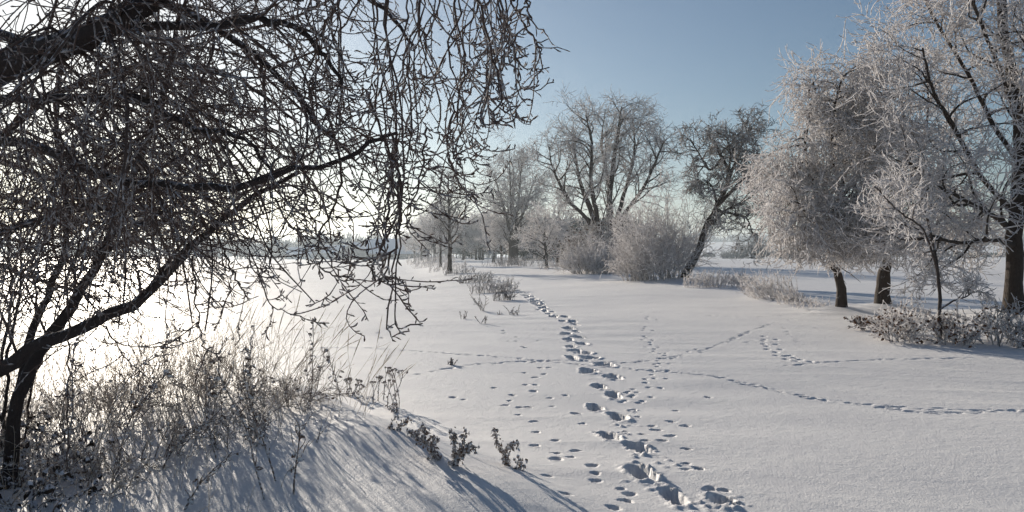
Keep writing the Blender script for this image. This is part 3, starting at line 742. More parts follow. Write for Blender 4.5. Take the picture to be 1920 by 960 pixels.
# conifers behind the lane
def conifer(base, h, seed, lab, group, name='conifer'):
    rg = np.random.default_rng(seed); tg, cg = Geo(), Geo()
    T = grow(np.array([[0, 0, -.2]]), np.array([[0, 0, 1.]]), np.array([h + .2]), 8, .01, (0, 0, 0), rg); RT = taper(np.array([h * .02]), 8, .1); tg.tube(T, RT, 6)
    p, d, par, t, r = spawn(T, RT, int(120), .12, .99, 1.45, .12, rg)
    l = h * .24 * (1.03 - t); P = grow(p, d, l, 6, .05, (0, 0, -.25), rg); Rr = taper(np.full(len(t), h * .006), 6, .5); cg.tube(P, Rr, 3)
    p, d, par, t2, r = spawn(P, Rr, 16, .1, 1, .9, .2, rg)
    cg.tube(grow(p, d, h * .045 * rg.uniform(.6, 1.3, len(t2)) * (1.2 - t[par]), 3, .1, (0, 0, -.5), rg), taper(np.full(len(t2), h * .007), 3, .5), 3)
    return place_tree(name, base, lab, 'conifer', tg, cg, 'trunk', 'conifer', group)
CG = 'dark conifers behind the lane'
for i, (px, d, tp, lab) in enumerate(((872, 200, 413, 'dark conifer above the far lane end, left of its partner'), (884, 205, 408, 'dark conifer above the far lane end, right of its partner'),
                                 (1008, 150, 430, 'dark conifer behind the stout trunk tree'), (1070, 150, 402, 'dark conifer between the small frosted trees and the twin trunks'), (1056, 145, 425, 'shorter dark conifer beside the one near the twin trunks'))):
    b = Gd(px, d); conifer(b, (HY - tp) / F * d + CAMZ - b[2], 220 + i, lab, CG)
b = Gd(697, 315); conifer(b, 8.8, 230, 'lone hazy conifer rising beside the village house roofs', None)

# village houses
def box(x0, x1, y0, y1, z0, z1):
    v = [(x, y, z) for z in (z0, z1) for y in (y0, y1) for x in (x0, x1)]
    return v, [(0, 2, 3, 1), (4, 5, 7, 6), (0, 1, 5, 4), (2, 6, 7, 3), (0, 4, 6, 2), (1, 3, 7, 5)]
def house(px, d, w, dep, hw, hr, axis, lab, wall='house_wall', wins=(), chim=None):
    b = Gd(px, d); b[2] -= .2; e = empty('house', b, lab, 'house', 'village houses across the field')
    g = Geo(); v, f = box(-w / 2, w / 2, 0, dep, 0, hw); g.raw(v, f)
    if axis == 'y':   # gable faces the viewer
        for y in (0, dep): g.raw([(-w / 2, y, hw), (w / 2, y, hw), (0, y, hw + hr - .05)], [(0, 1, 2)] if y == 0 else [(1, 0, 2)])
        o = .5; s = hr / (w / 2); A = [(-w / 2 - o, hw - o * s), (0, hw + hr), (w / 2 + o, hw - o * s)]
        prof = A + [(x, z + .35) for x, z in A[::-1]]; ys = (-.5, dep + .5)
        V = [(x, y, z) for y in ys for x, z in prof]
    else:
        for x in (-w / 2, w / 2): g.raw([(x, 0, hw), (x, dep, hw), (x, dep / 2, hw + hr - .05)], [(0, 1, 2)])
        o = .5; s = hr / (dep / 2); A = [(-o, hw - o * s), (dep / 2, hw + hr), (dep + o, hw - o * s)]
        prof = A + [(y, z + .35) for y, z in A[::-1]]
        V = [(x, y, z) for x in (-w / 2 - .5, w / 2 + .5) for y, z in prof]
    link('wall', g.mesh('wall', M[wall], False), e)
    rgm = Geo(); n = 6; rgm.raw(V, [(i, (i + 1) % n, n + (i + 1) % n, n + i) for i in range(n)] + [(0, 1, 4, 5), (1, 2, 3, 4), (6, 11, 10, 7), (7, 10, 9, 8)])
    rf = link('roof', rgm.mesh('roof', M['snow_roof'], False), e)
    if chim is not None:
        cgm = Geo(); v, f = box(chim - .35, chim + .35, dep / 2 - .35, dep / 2 + .35, hw + hr - .6, hw + hr + 1.1); cgm.raw(v, f); link('chimney', cgm.mesh('chimney', M['house_wall'], False), rf)
    for (x, z) in wins:
        wg = Geo(); v, f = box(x - .5, x + .5, -.06, -.003, z, z + 1.2); wg.raw(v, f); link('window', wg.mesh('window', M['window'], False), e)
house(660, 285, 10.0, 12, 2.6, 3.2, 'y', 'house with its gable end facing the field, left of the wide roof', wins=[(-2, 1), (2, 1), (0, 3.2)])
house(739, 290, 19, 13, 2.4, 4.6, 'x', 'wide building with a broad snowy roof at the right end of the village', wins=[(-6, .9), (-2, .9), (2, .9), (6, .9)], chim=2)
house(560, 300, 8, 8, 2.2, 2.0, 'x', 'small low house at the left end of the village', wall='pale_wall', wins=[(-2, .9), (2, .9)])
house(625, 310, 8, 8, 2.6, 2.4, 'x', 'small house behind the left of the gabled house', wall='pale_wall', wins=[(-2, .9), (2, .9)], chim=-1)

# ================================================================== FOREGROUND TREE
def inside(px, py, poly):
    r = np.zeros(px.shape, bool); n = len(poly)
    for i in range(n):
        x1, y1 = poly[i]; x2, y2 = poly[(i + 1) % n]
        c = ((y1 > py) != (y2 > py)) & (px < (x2 - x1) * (py - y1) / (y2 - y1 + 1e-9) + x1); r ^= c
    return r
def proj(P): return CX + P[..., 0] / P[..., 1] * F, HY - (P[..., 2] - CAMZ) / P[..., 1] * F
OUT = [(-1200, -900), (985, -900), (1000, 0), (1012, 60), (1014, 120), (1000, 180), (1025, 235), (960, 262), (975, 300), (905, 345), (900, 385), (840, 372), (800, 420), (770, 430), (760, 510), (742, 545), (705, 545),
       (690, 500), (640, 530), (600, 560), (590, 605), (520, 570), (450, 600), (410, 640), (350, 600), (300, 650), (265, 700), (240, 640), (150, 660), (60, 640), (-20, 720), (-1200, 900)]
def keep(P):
    px, py = proj(P[:, [P.shape[1] // 3, 2 * P.shape[1] // 3, -1]]); return inside(px, py, OUT).all(1)

base = Gd(-330, 5.4); rg = np.random.default_rng(301)
ft = empty('overhanging_tree', base, 'large dark tree with a dense tangle of drooping twigs overhanging the left of the view', 'tree')
B0 = base
def LP(pts): return smooth_poly([W(*p) - B0 for p in pts], 26, rg, .008)
# main trunk stands out of view on the left; limbs are parts of their own
limbs = [
 ('trunk', [(-330, 1080, 5.4), (-345, 800, 5.4), (-350, 500, 5.3), (-330, 200, 5.1), (-300, -150, 4.9), (-260, -500, 4.7)], .20, .10, 12),
 ('limb', [(-335, 420, 5.2), (-200, 250, 4.7), (0, 128, 4.3), (90, 95, 4.15), (165, 68, 4.0), (270, 5, 3.8), (420, -110, 3.6), (560, -230, 3.5)], .105, .035, 10),
 ('limb', [(-340, 860, 5.4), (-180, 790, 5.2), (-60, 732, 5.1), (0, 697, 5.0), (60, 652, 4.9), (135, 622, 4.8), (232, 578, 4.7), (300, 530, 4.6), (345, 480, 4.5), (400, 425, 4.45), (470, 372, 4.4), (560, 322, 4.35)], .062, .010, 10),
 ('limb', [(18, 905, 5.7), (32, 780, 5.6), (62, 680, 5.5), (125, 590, 5.4), (168, 520, 5.3), (215, 430, 5.2), (245, 330, 5.1), (300, 200, 4.9), (330, 60, 4.8)], .052, .014, 9),
 ('limb', [(8, 915, 5.9), (30, 760, 5.9), (55, 640, 5.8), (85, 560, 5.7), (118, 480, 5.6), (125, 380, 5.5), (105, 250, 5.4), (120, 100, 5.3)], .036, .012, 9),
 ('limb', [(-338, 560, 5.3), (-150, 330, 4.8), (0, 262, 4.5), (110, 290, 4.2), (200, 332, 4.0), (330, 347, 3.8), (430, 352, 3.7), (530, 330, 3.6), (640, 298, 3.5), (700, 264, 3.4), (745, 248, 3.4)], .034, .006, 7),
 ('limb', [(-320, 100, 5.0), (-150, 20, 4.6), (60, 80, 4.2), (250, 50, 3.9), (420, 45, 3.7), (500, 36, 3.6), (560, 60, 3.5), (612, 105, 3.45), (640, 170, 3.4)], .035, .007, 7),
 ('limb', [(-335, 480, 5.3), (-120, 480, 5.0), (20, 430, 4.8), (150, 390, 4.6), (220, 400, 4.5), (270, 420, 4.4), (330, 380, 4.3)], .030, .008, 7),
 ('limb', [(-300, -150, 4.9), (0, -260, 4.2), (300, -240, 3.8), (560, -180, 3.55), (760, -110, 3.45), (900, -60, 3.4), (965, 0, 3.4)], .05, .008, 7),
 ('limb', [(-300, -200, 4.9), (0, -350, 4.6), (300, -330, 4.3), (600, -250, 4.1), (800, -150, 4.0), (900, -90, 4.0), (950, -20, 4.0)], .05, .008, 7),
 ('limb', [(-320, 50, 5.0), (-50, -40, 4.8), (180, -40, 4.6), (380, 40, 4.4), (520, 140, 4.3), (600, 230, 4.2), (660, 290, 4.2)], .035, .007, 7),
 ('limb', [(-330, 250, 5.1), (-100, 180, 4.6), (80, 190, 4.2), (240, 180, 4.0), (360, 240, 3.9), (450, 260, 3.8), (520, 330, 3.8)], .03, .007, 7),
 ('limb', [(-300, -150, 4.9), (-50, -120, 5.5), (250, -150, 5.8), (520, -100, 5.7), (700, 0, 5.6), (780, 90, 5.5)], .05, .009, 7),
 ('limb', [(-338, 350, 5.2), (-100, 350, 5.6), (100, 180, 5.8), (300, 120, 5.8), (450, 150, 5.7), (560, 230, 5.6)], .04, .008, 7),
 ('limb', [(-335, 300, 5.3), (-150, 330, 6.5), (50, 380, 7.6), (200, 430, 8.4), (330, 480, 9.0)], .045, .010, 7),  # this limb and the next two are added to dapple the mound with shade
 ('limb', [(-338, 150, 5.2), (-150, 250, 6.8), (80, 330, 8.2), (260, 390, 9.2), (400, 430, 9.8)], .05, .010, 7),
 ('limb', [(-338, 420, 5.3), (-100, 470, 6.6), (60, 520, 7.4), (180, 560, 8.0)], .04, .010, 7),
 ('limb', [(2, 900, 6.2), (10, 760, 6.2), (18, 640, 6.1), (42, 540, 6.1), (40, 430, 6.0), (60, 330, 6.0)], .017, .006, 6),
 ('limb', [(-20, 900, 5.2), (-14, 760, 5.2), (5, 650, 5.1), (22, 560, 5.1), (15, 470, 5.0), (30, 380, 5.0)], .014, .006, 6),
 ('limb', [(45, 860, 6.6), (60, 720, 6.6), (98, 640, 6.5), (112, 560, 6.5), (150, 470, 6.4)], .012, .005, 6),
]
mains, mr = [], []
for nm, pts, r0, r1, sd in limbs:
    P = LP(pts); s = np.linspace(0, 1, 26); Rr = (r0 + (r1 - r0) * s ** .8) * (1 + rg.uniform(-.07, .07, 26))
    g = Geo(); g.tube(P[None], Rr[None], sd)
    if nm == 'trunk': trunk_o = link('trunk', g.mesh('trunk', M['near_bark']), ft)
    else: link('limb', g.mesh('limb', M['near_bark']), ft)
    mains.append(P); mr.append(Rr)
Pm = np.stack(mains[1:]); Rm = np.stack(mr[1:])
branch, crown = Geo(), Geo()
def kp(P): return keep(P + B0)
def dens(P, lo=.12):
    px, py = proj(P[:, P.shape[1] // 2] + B0)
    f = .95 - sstep(px, 330, 800) * .82
    f *= 1 - .72 * sstep(py + .35 * (px - 500), 300, 480)
    return rg.uniform(size=len(P)) < np.maximum(f, lo)
# level 1: arching side branches
p, d, par, t, r = spawn(Pm, Rm, 30, .22, 1, 1.0, .3, rg)
d[:, 2] += .15; d = unit(d + np.array([.45, -.05, 0]))
L = rg.uniform(.55, 1.45, len(t))
tr = np.zeros((18, 3)); tr[:, 2] = -1.5; tr[:3, 2] = -.2; tr[13:, 2] = .6
P1 = grow(p, d, L, 18, .045, tr, rg, .8)
k = kp(P1) & dens(P1, .1); P1 = P1[k]; r1 = np.clip(r[k] * .5, .0036, .0085); R1 = taper(r1, 18, .5, 1, rg, .12); branch.tube(P1, R1, 5)
# level 2: drooping twigs with upturned ends
p, d, par, t, r = spawn(P1, R1, 9, .08, 1, .75, .3, rg)
L = rg.uniform(.25, .95, len(t))
tr = np.zeros((12, 3)); tr[:, 2] = -1.9; tr[:2, 2] = 0; tr[8:, 2] = .9; tr[:, 0] = .35
P_2 = grow(p, d, L, 12, .06, tr, rg, .8); k = kp(P_2) & (dens(P_2, .2) | (rg.uniform(size=len(P_2)) < .12)); P_2 = P_2[k]
R2 = taper(np.clip(r[k] * .65, .0019, .0035), 12, .7, 1, rg, .16); crown.tube(P_2, R2, 4)
# level 3: twiglets
p, d, par, t, r = spawn(P_2, R2, 1, .15, 1, .8, .3, rg)
P3 = grow(p, d, rg.uniform(.06, .3, len(t)), 7, .14, (0.1, 0, .3), rg); k = kp(P3); P3 = P3[k]
R3 = taper(rg.uniform(.0018, .0027, len(P3)), 7, .8, 1, rg, .2); crown.tube(P3, R3, 3)
# long strands at the right fringe, hung from the boughs
hang = [(720, -100, 3.4, 600, 760), (760, -100, 3.45, 420, 740), (800, -100, 3.4, 330, 800), (850, -90, 3.4, 360, 870), (890, -80, 3.4, 250, 905), (930, -60, 3.4, 220, 960), (960, -30, 3.4, 180, 990),
        (940, -60, 4.0, 200, 1000), (700, -100, 3.9, 380, 690), (650, -120, 3.6, 300, 640), (780, -130, 4.0, 300, 830), (880, -90, 4.0, 330, 840), (830, -120, 3.7, 200, 800), (620, -150, 3.5, 300, 590), (970, -10, 3.6, 110, 1005), (560, -100, 3.5, 220, 600), (900, -70, 3.6, 120, 930)]
hs = []
for (px, py, dd, yend, xend) in hang:
    for q in range(2):
        x0 = px + rg.normal() * 14; dq = dd + rg.normal() * .12; ye = yend * rg.uniform(.6, 1.03) + (0 if q else 10); xe = xend + rg.normal() * 22
        hs.append(smooth_poly([W(x0, py, dq) - B0, W(x0 + 12 + rg.normal() * 10, py + (ye - py) * .25, dq - .05) - B0, W((x0 + xe) / 2 + rg.normal() * 16, py + (ye - py) * .5, dq) - B0,
                               W(xe + rg.normal() * 14, py + (ye - py) * .8, dq + .05) - B0, W(xe - 14, ye, dq) - B0, W(xe + rg.uniform(8, 40), ye - rg.uniform(-8, 26), dq) - B0], 26, rg, .006))
PH = np.stack(hs); k = kp(PH) | True; PH = PH[k]; RH = taper(rg.uniform(.0036, .0056, len(PH)), 26, .6, 1, rg, .12); branch.tube(PH, RH, 5)
p, d, par, t, r = spawn(PH, RH, 6, .12, 1, .7, .25, rg)
tr = np.zeros((12, 3)); tr[:, 2] = -2.0; tr[:2, 2] = 0; tr[7:, 2] = 1.5; tr[:, 0] = .6
PF = grow(p, d, rg.uniform(.15, .6, len(t)), 12, .05, tr, rg, .8); k = kp(PF); PF = PF[k]; RF = taper(rg.uniform(.0024, .0034, len(PF)), 12, .8, 1, rg, .15); crown.tube(PF, RF, 4)
# the long strand with the knobbly tips near the field's edge
ex = [[(735, 250, 3.4), (748, 330, 3.4), (752, 400, 3.4), (738, 470, 3.4), (722, 520, 3.4), (738, 536, 3.4), (748, 526, 3.4)], [(745, 250, 3.4), (722, 420, 3.45), (718, 500, 3.45), (712, 530, 3.45)],
      [(330, 560, 4.6), (255, 480, 4.5), (240, 640, 4.5)], [(130, 500, 4.4), (165, 560, 4.4), (215, 640, 4.4), (262, 700, 4.4)], [(120, 480, 4.2), (128, 620, 4.2), (126, 760, 4.2), (127, 880, 4.2)],
      [(420, 400, 4.0), (470, 480, 4.0), (510, 570, 4.0), (590, 603, 4.0)], [(360, 480, 4.1), (372, 600, 4.1), (388, 665, 4.1)], [(560, 330, 3.8), (600, 450, 3.8), (640, 525, 3.8), (655, 515, 3.8)], [(690, 180, 3.5), (735, 300, 3.5), (752, 380, 3.5), (700, 500, 3.5), (716, 528, 3.5), (744, 520, 3.5)],
      [(800, 240, 3.6), (790, 330, 3.6), (768, 400, 3.6), (775, 430, 3.6)], [(860, 180, 3.6), (840, 260, 3.6), (860, 340, 3.6), (895, 376, 3.6)], [(610, 200, 3.7), (640, 330, 3.7), (605, 430, 3.7), (600, 500, 3.7), (655, 520, 3.7)],
      [(400, 420, 4.2), (440, 520, 4.2), (470, 560, 4.2)], [(640, 300, 3.5), (700, 300, 3.5), (760, 380, 3.5), (800, 370, 3.5)], [(500, 350, 3.7), (560, 440, 3.7), (610, 440, 3.7)]]
PE = np.stack([smooth_poly([W(*q) - B0 for q in e_], 26, rg, .006) for e_ in ex]); RE = taper(rg.uniform(.0042, .0065, len(PE)), 26, .5, 1, rg, .12); branch.tube(PE, RE, 5)
p, d, par, t, r = spawn(PE, RE, 7, .15, 1, .8, .25, rg)
PG = grow(p, d, rg.uniform(.08, .4, len(t)), 9, .12, (0, 0, .4), rg); RG_ = taper(rg.uniform(.0024, .0034, len(PG)), 9, .8, 1, rg, .15); crown.tube(PG, RG_, 4)
# buds / spurs
for (PP, RR, k_) in ((P_2, R2, 3), (PF, RF, 8), (PG, RG_, 8), (P3, R3, 3), (PH, RH, 14), (P1, R1, 5), (PE, RE, 14)):
    p, d, par, t, r = spawn(PP, RR, k_, .2, 1, .7, .25, rg, .7)
    L = rg.uniform(.012, .05, len(t)); Pb = grow(p, d, L, 4, .2, (0, 0, .2), rg)
    s = np.array([.8, .75, 1.25, .5])[None] * rg.uniform(.0026, .0042, (len(t), 1)); crown.tube(Pb, s, 3)
print('crown verts', crown.n, branch.n)
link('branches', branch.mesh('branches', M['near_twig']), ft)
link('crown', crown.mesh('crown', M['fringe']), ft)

# ================================================================== FOREGROUND PLANTS
# frosted dry grass of the thicket: nobody could count it
rg = np.random.default_rng(401)
def thicket(n, xr, yr, h, th, m, lab, name, spur=0, dens=None, lean=.22):
    x = rg.uniform(*xr, n); y = rg.uniform(*yr, n)
    if dens is not None:
        k = rg.uniform(size=n) < dens(x, y); x, y = x[k], y[k]
    n = len(x)
    p = np.stack([x, y, H(x, y) - .04], 1); d = np.stack([rg.normal(size=n) * lean, rg.normal(size=n) * lean, np.ones(n)], 1)
    L = h * rg.uniform(.35, 1.1, n); P = grow(p, d, L, 9, .06, (.12, 0, -.35), rg); Rr = taper(rg.uniform(.7, 1.2, n) * th, 9, .45, 1, rg, .15)
    g = Geo(); g.tube(P, Rr, 3)
    if spur:
        p2, d2, par, t, r = spawn(P, Rr, spur, .3, 1, .5, .2, rg)
        g.tube(grow(p2, d2, L[par] * .16 * rg.uniform(.3, 1.3, len(t)), 5, .12, (0, 0, -.2), rg), taper(np.full(len(t), th * .8), 5, .6, 1, rg, .25), 3)
    o = link(name, g.mesh(name, M[m])); tag(o, lab, 'grass', kind='stuff'); return o
def dn(x, y):
    px = CX + x / y * F
    cl = .5 + .5 * np.sin(x * 4.1 + 2 * np.sin(y * 2.3)) * np.sin(y * 3.7 + 1.5 * np.sin(x * 1.9))
    return np.clip((640 - px) / 190, 0, 1) * (.16 + .84 * cl ** 1.6) * np.clip(.35 + .65 * sstep(y, 6.2, 7.6), 0, 1)
thicket(3400, (-6.5, -1.1), (6.3, 9.4), 1.0, .0021, 'straw', 'pale frosted dry grass covering the low mound at left', 'frosted_grass', 4, dn)
thicket(500, (-6, -1.4), (4.9, 7.2), .5, .0019, 'straw', 'thin frosted grass in front of the mound thicket', 'frosted_grass', 4, lambda x, y: np.clip((560 - (CX + x / y * F)) / 300, 0, 1))
thicket(700, (-5.5, -2.6), (4.7, 6.6), .3, .006, 'weed', 'tangle of dark frosted litter and stalks in the bottom left corner', 'ground_litter', 5, lambda x, y: np.clip((200 - (CX + x / y * F)) / 120, 0, 1), lean=.9)

# curled dark leaves lying and clinging in the bottom left corner
rg = np.random.default_rng(490); n = 1700
x = rg.uniform(-4.6, -2.2, n); y = rg.uniform(4.7, 6.6, n); k = rg.uniform(size=n) < np.clip((230 - (CX + x / y * F)) / 170, 0, 1) * (.25 + .75 * (np.sin(x * 7 + 2 * np.sin(y * 5)) > -.2)); x, y = x[k], y[k]
g = Geo(); g.leaves(np.stack([x, y, H(x, y) + rg.uniform(-.01, .34, len(x)) ** 1.5 * (rg.uniform(size=len(x)) ** .7) if False else H(x, y) + .30 * rg.uniform(0, 1, len(x)) ** 1.7], 1), .065, rg, .8)
tag(link('leaf_litter', g.mesh('leaf_litter', M['litter'], False)), 'dark curled leaves with caps of frost piled in the bottom left corner', 'leaves', kind='stuff')
# frosted brambles of the thicket, each a bush of its own
for i, (px, d, w_, h, lean, lab) in enumerate(((250, 7.4, .9, .62, .1, 'frosted bramble behind the lowest dark limb'), (330, 7.9, .9, .6, .0, 'frosted bramble at the back of the thicket, second from the limbs'),
        (410, 7.3, .8, .55, .15, 'frosted bramble in the middle of the thicket'), (480, 7.7, .8, .6, .1, 'frosted bramble right of the middle of the thicket'), (545, 7.9, .7, .5, .2, 'frosted bramble at the right end of the thicket'),
        (160, 6.9, .9, .65, .1, 'frosted bramble just right of the rising dark limbs'), (60, 6.6, .9, .6, .1, 'frosted bramble around the feet of the rising dark limbs'), (300, 6.3, .8, .42, .3, 'low frosted bramble in front of the thicket'),
        (190, 5.7, .7, .38, .2, 'low frosted bramble above the dark litter corner'), (440, 6.6, .6, .36, .2, 'small frosted bramble on the shaded snow'), (40, 5.6, .8, .45, .1, 'dark frosted bramble in the bottom corner'))):
    b = Gd(px, d)
    bush('bramble', b, w_ * 1.3, h * 1.2, 11, 500 + i, lab, mt='rime_near', mcore='near_twig', twig=.0030, lean=(lean, 0), leafm='leaf', nleaf=42, group='frosted brambles of the left thicket', l2=.42, k3=7, lsz=.036)

# tall grass plumes behind the thicket
gx = [(300, 600, .95), (340, 590, .8), (360, 640, .8), (270, 640, .7), (580, 600, .6), (600, 690, .8), (625, 720, .9), (640, 680, .8), (560, 700, .7), (665, 700, .6), (450, 640, .6), (420, 620, .6), (490, 620, .7), (530, 650, .6)]

# dead weed stems (own things)
WS = 'dead weed stems in the left thicket'
def weed(base, h, seed, lab, lean=(0, 0), th=.005, nb=8, nl=10, group=WS, m='weed', ls=.035, bl=.28, wig=.06):
    rg = np.random.default_rng(seed)
    n0 = 1
    P = grow(np.array([[0, 0, -.05]]), np.array([[lean[0], lean[1], 1.]]), np.array([h]), 12, wig, (lean[0] * .5, 0, -.1), rg); Rr = taper(np.array([th]), 12, .5, 1, rg, .1)
    g = Geo(); g.tube(P, Rr, 5)
    p, d, par, t, r = spawn(P, Rr, nb, .25, 1, .6, .15, rg)
    P_2 = grow(p, d, h * bl * (1.2 - .7 * t) * rg.uniform(.5, 1.2, nb), 7, .1, (0, 0, .2), rg); R2 = taper(np.full(nb, th * .6), 7, .6, 1, rg, .2); g.tube(P_2, R2, 4)
    e = empty('dead_weed', base, lab, 'weed', group); link('stem', g.mesh('stem', M[m]), e)
    lg = Geo(); i = rg.integers(0, nb, nl); j = rg.integers(1, 7, nl); C = np.concatenate([P_2[i, j][: nl // 2], P[0, rg.integers(3, 12, nl - nl // 2)]])
    lg.leaves(C, ls, rg); link('leaves', lg.mesh('leaves', M['leaf'], False), e)
    return e
spec = [(478, 770, 6.8, .75, (.04, 0), 'upright forked dark weed near the right side of the thicket'), (440, 760, 7.2, .62, (0, 0), 'weed with a dark flower head at its top in the thicket'),
        (582, 745, 8.2, .62, (.02, 0), 'thin spiky weed standing alone at the right edge of the thicket'), (300, 860, 6.0, .62, (.25, 0), 'dark stem with curled leaves arching right in the thicket'),
        (410, 850, 6.2, .55, (-.2, 0), 'leafy stem leaning left in the middle of the thicket'), (520, 900, 5.8, .75, (-.35, 0), 'long bare stem leaning left in front of the thicket'),
        (500, 940, 5.5, .85, (-.3, 0), 'long dark stem rising from the bottom edge of the snow'), (550, 930, 5.6, .72, (.05, 0), 'upright thin stem at the right front of the thicket'),
        (220, 850, 6.0, .8, (.1, 0), 'tall stem with few leaves behind the low dark limb'), (180, 840, 6.4, .95, (.1, 0), 'tall dark stem beside the two rising limbs'),
        (340, 930, 5.3, .45, (.3, 0), 'short stem with a big curled dark leaf near the bottom edge'), (120, 870, 6.0, .8, (.05, 0), 'stem crowded with frosty twigs near the left limbs'),
        (385, 760, 7.5, .7, (.02, 0), 'spiky weed with small dark buds at the back of the thicket'), (260, 760, 7.6, .8, (0, 0), 'dark stem in front of the field at the back of the thicket'),
        (640, 760, 8.0, .5, (.05, 0), 'small stem with drooping leaves beside the flat topped weeds')]
for i, (px, py, d, h, ln, lab) in enumerate(spec):
    b = Gd(px, d); weed(b, h * 1.15, 420 + i, lab, ln, th=.0068 if py > 840 else .005, nb=8 if py > 890 else 11, nl=14, ls=.05)

# flat-topped yarrow-like weeds
YG = 'flat topped dead flower stems on the mound'
def yarrow(base, h, n, seed, lab):
    rg = np.random.default_rng(seed)
    p = np.stack([rg.normal(size=n) * .05, rg.normal(size=n) * .05, np.full(n, -.04)], 1); d = np.stack([rg.normal(size=n) * .16, rg.normal(size=n) * .12, np.ones(n)], 1)
    P = grow(p, d, h * rg.uniform(.55, 1.1, n), 10, .05, (0, 0, 0), rg); Rr = taper(np.full(n, .0055), 10, .7, 1, rg, .15); g = Geo(); g.tube(P, Rr, 5)
    hg = Geo()
    a, dd, par, t, r = spawn(P, Rr, 6, .8, .99, .7, .1, rg)
    L = (P[par, -1, 2] + .03 - a[:, 2]) * 1.1 + .01; P_2 = grow(a, dd, np.abs(L), 5, .04, (0, 0, .9), rg); g.tube(P_2, taper(np.full(len(t), .003), 5, .8), 3)
    c, dd, par, t, r = spawn(P_2, taper(np.full(len(P_2), .003), 5), 6, .85, 1, 1.2, .3, rg)
    PH_ = grow(c, dd, rg.uniform(.008, .02, len(t)), 3, .1, (0, 0, .5), rg); RH_ = np.full((len(t), 3), .0055) * rg.uniform(.7, 1.2, (len(t), 1))
    e = empty('dead_flower', base, lab, 'weed', YG); link('stem', g.mesh('stem', M['weed']), e)
    for q in range(n):
        hg = Geo(); k = slice(q * 36, q * 36 + 36); hg.tube(PH_[k], RH_[k], 4); link('flower_head', hg.mesh('flower_head', M['weed']), e)
    lg = Geo(); i = rg.integers(0, n, 26); j = rg.integers(1, 7, 26); lg.leaves(P[i, j], .035, rg, 1.2); link('leaves', lg.mesh('leaves', M['leaf'], False), e)
for i, (px, py, h, n, lab) in enumerate(((705, 752, .40, 4, 'tall cluster of flat topped dead flowers on the mound, left of its pair'), (738, 765, .42, 5, 'tall cluster of flat topped dead flowers on the mound, right of its pair'),
                                  (668, 742, .27, 4, 'short cluster of flat topped dead flowers next to the thicket'), (652, 740, .2, 3, 'smallest flat topped dead flowers half hidden by the thicket'))):
    yarrow(G(px, py), h, n, 440 + i, lab)

# withered leafy plants along the mound's crest
PG2 = 'withered leafy plants along the mound crest'
def withered(base, h, n, seed, lab, spread=.3, lean=0, leaf=.03, nl=60):
    nl = int(nl * 1.6); leaf *= 1.15; h *= 1.1
    rg = np.random.default_rng(seed)
    p = np.stack([rg.normal(size=n) * .015, rg.normal(size=n) * .015, np.full(n, -.03)], 1)
    d = np.stack([np.linspace(-spread, spread, n) + lean if n > 1 else np.array([lean]), rg.normal(size=n) * .15, np.ones(n)], 1)
    P = grow(p, d, h * rg.uniform(.75, 1.1, n), 9, .1, (0, 0, .1), rg); Rr = taper(np.full(n, .007), 9, .5, 1, rg, .2); g = Geo(); g.tube(P, Rr, 5)
    e = empty('withered_plant', base, lab, 'plant', PG2); link('stem', g.mesh('stem', M['weed']), e)
    lg = Geo(); i = rg.integers(0, n, nl); j = rg.integers(1, 9, nl); lg.leaves(P[i, j] + rg.normal(size=(nl, 3)) * .014, leaf * .85, rg, 1.6); link('leaves', lg.mesh('leaves', M['leaf'], False), e)
for i, (px, py, h, n, nl, lab, sp, ln) in enumerate(((738, 808, .16, 2, 50, 'small withered plant, first in the row after the flat topped flowers', .2, 0), (779, 822, .13, 2, 40, 'small withered plant, second in the row on the mound crest', .2, 0),
        (797, 834, .2, 2, 55, 'withered plant with a hooked top, third in the row', .2, -.2), (820, 862, .2, 3, 110, 'bushy withered plant at the left of the wide pair', .35, 0),
        (845, 872, .36, 3, 170, 'widest withered plant with a long frosted spike leaning right', .35, .5), (955, 874, .37, 2, 120, 'upright withered spike standing alone on the crest', .08, .1),
        (974, 882, .12, 2, 30, 'tiny withered sprig beside the upright spike', .2, 0), (745, 775, .14, 2, 40, 'low withered sprig under the flat topped flowers', .3, .1))):
    withered(G(px, py), h, n, 450 + i, lab, sp, ln, .034, nl)
for i, (px, py, h, lab) in enumerate(((680, 922, .03, 'tiny dark bud on the shaded snow at the bottom'), (881, 938, .04, 'tiny dark curled leaf on the shaded snow'), (592, 832, .16, 'small bent grass blade on the mound slope'))):
    b = G(px, py); clump('dry_stalk', b, .02, h * 1.3, 2, 470 + i, lab, 'weed', th=.004, group='bits poking from the mound snow', cat='stalk', spur=3)

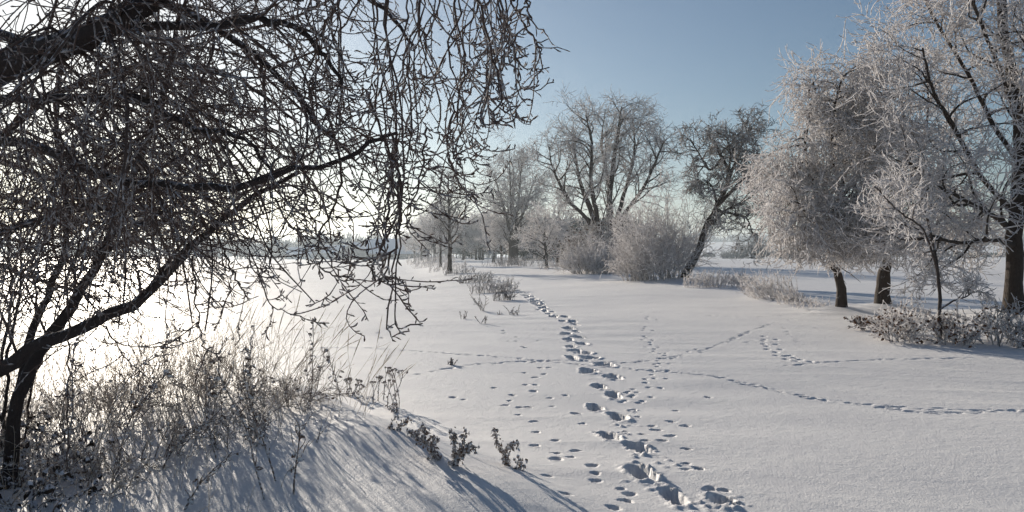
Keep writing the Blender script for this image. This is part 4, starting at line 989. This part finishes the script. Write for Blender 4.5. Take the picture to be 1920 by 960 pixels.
# tall grass stalks with seed heads at the thicket's right side
g = Geo(); rg = np.random.default_rng(480); n = 46
px = rg.uniform(380, 690, n); d = rg.uniform(7.2, 9, n); x = (px - CX) / F * d
p = np.stack([x, d, H(x, d) - .05], 1); dd = np.stack([rg.uniform(.0, .45, n), rg.normal(size=n) * .1, np.ones(n)], 1)
P = grow(p, dd, rg.uniform(.5, 1.05, n), 12, .03, (.35, 0, -.2), rg); Rr = taper(np.full(n, .0021), 12, .6); Rr[:, -3:-1] = .0048; g.tube(P, Rr, 3)
tag(link('tall_grass', g.mesh('tall_grass', M['straw'])), 'tall arching grass stalks with seed heads over the right side of the thicket', 'grass', kind='stuff')

# ================================================================== AIR, LIGHT, CAMERA
hz = bpy.data.materials.new('haze'); hz.use_nodes = True; nt = hz.node_tree; nt.nodes.clear()
out = nt.nodes.new('ShaderNodeOutputMaterial'); pv = nt.nodes.new('ShaderNodeVolumePrincipled')
pv.inputs['Color'].default_value = (.76, .88, 1, 1); pv.inputs['Density'].default_value = .00055; pv.inputs['Anisotropy'].default_value = .55
nt.links.new(pv.outputs[0], out.inputs['Volume'])
v, f = box(-2900, 2900, -400, 3200, -3, 50)
hm = mesh_np('haze', np.array(v, float), np.array(f), hz, False)
tag(link('haze', hm), kind='stuff')

w = bpy.data.worlds.new('World'); S.world = w; w.use_nodes = True; nt = w.node_tree
bg = nt.nodes['Background']; sky = nt.nodes.new('ShaderNodeTexSky'); sky.sky_type = 'NISHITA'; sky.sun_disc = False
sky.sun_elevation = SUN_EL; sky.sun_rotation = SUN_AZ; sky.air_density = 1.0; sky.dust_density = .5; sky.ozone_density = 3.0; sky.altitude = 200
nt.links.new(sky.outputs[0], bg.inputs[0]); bg.inputs[1].default_value = .052
sl = bpy.data.lights.new('sun', 'SUN'); sl.energy = 5.0; sl.angle = R(.53); sl.color = (1, .90, .76)
so = bpy.data.objects.new('sun', sl); COL.objects.link(so)
from mathutils import Vector
so.rotation_euler = Vector(tuple(-sun_dir)).to_track_quat('-Z', 'Y').to_euler()
cd = bpy.data.cameras.new('camera'); cd.lens = 30; cd.sensor_width = 36; cd.clip_end = 8000; cd.clip_start = .05
co = bpy.data.objects.new('camera', cd); COL.objects.link(co); co.location = (0, 0, CAMZ)
co.rotation_euler = (R(90) , 0, 0); cd.shift_y = -(480 - HY) / 1920
S.camera = co
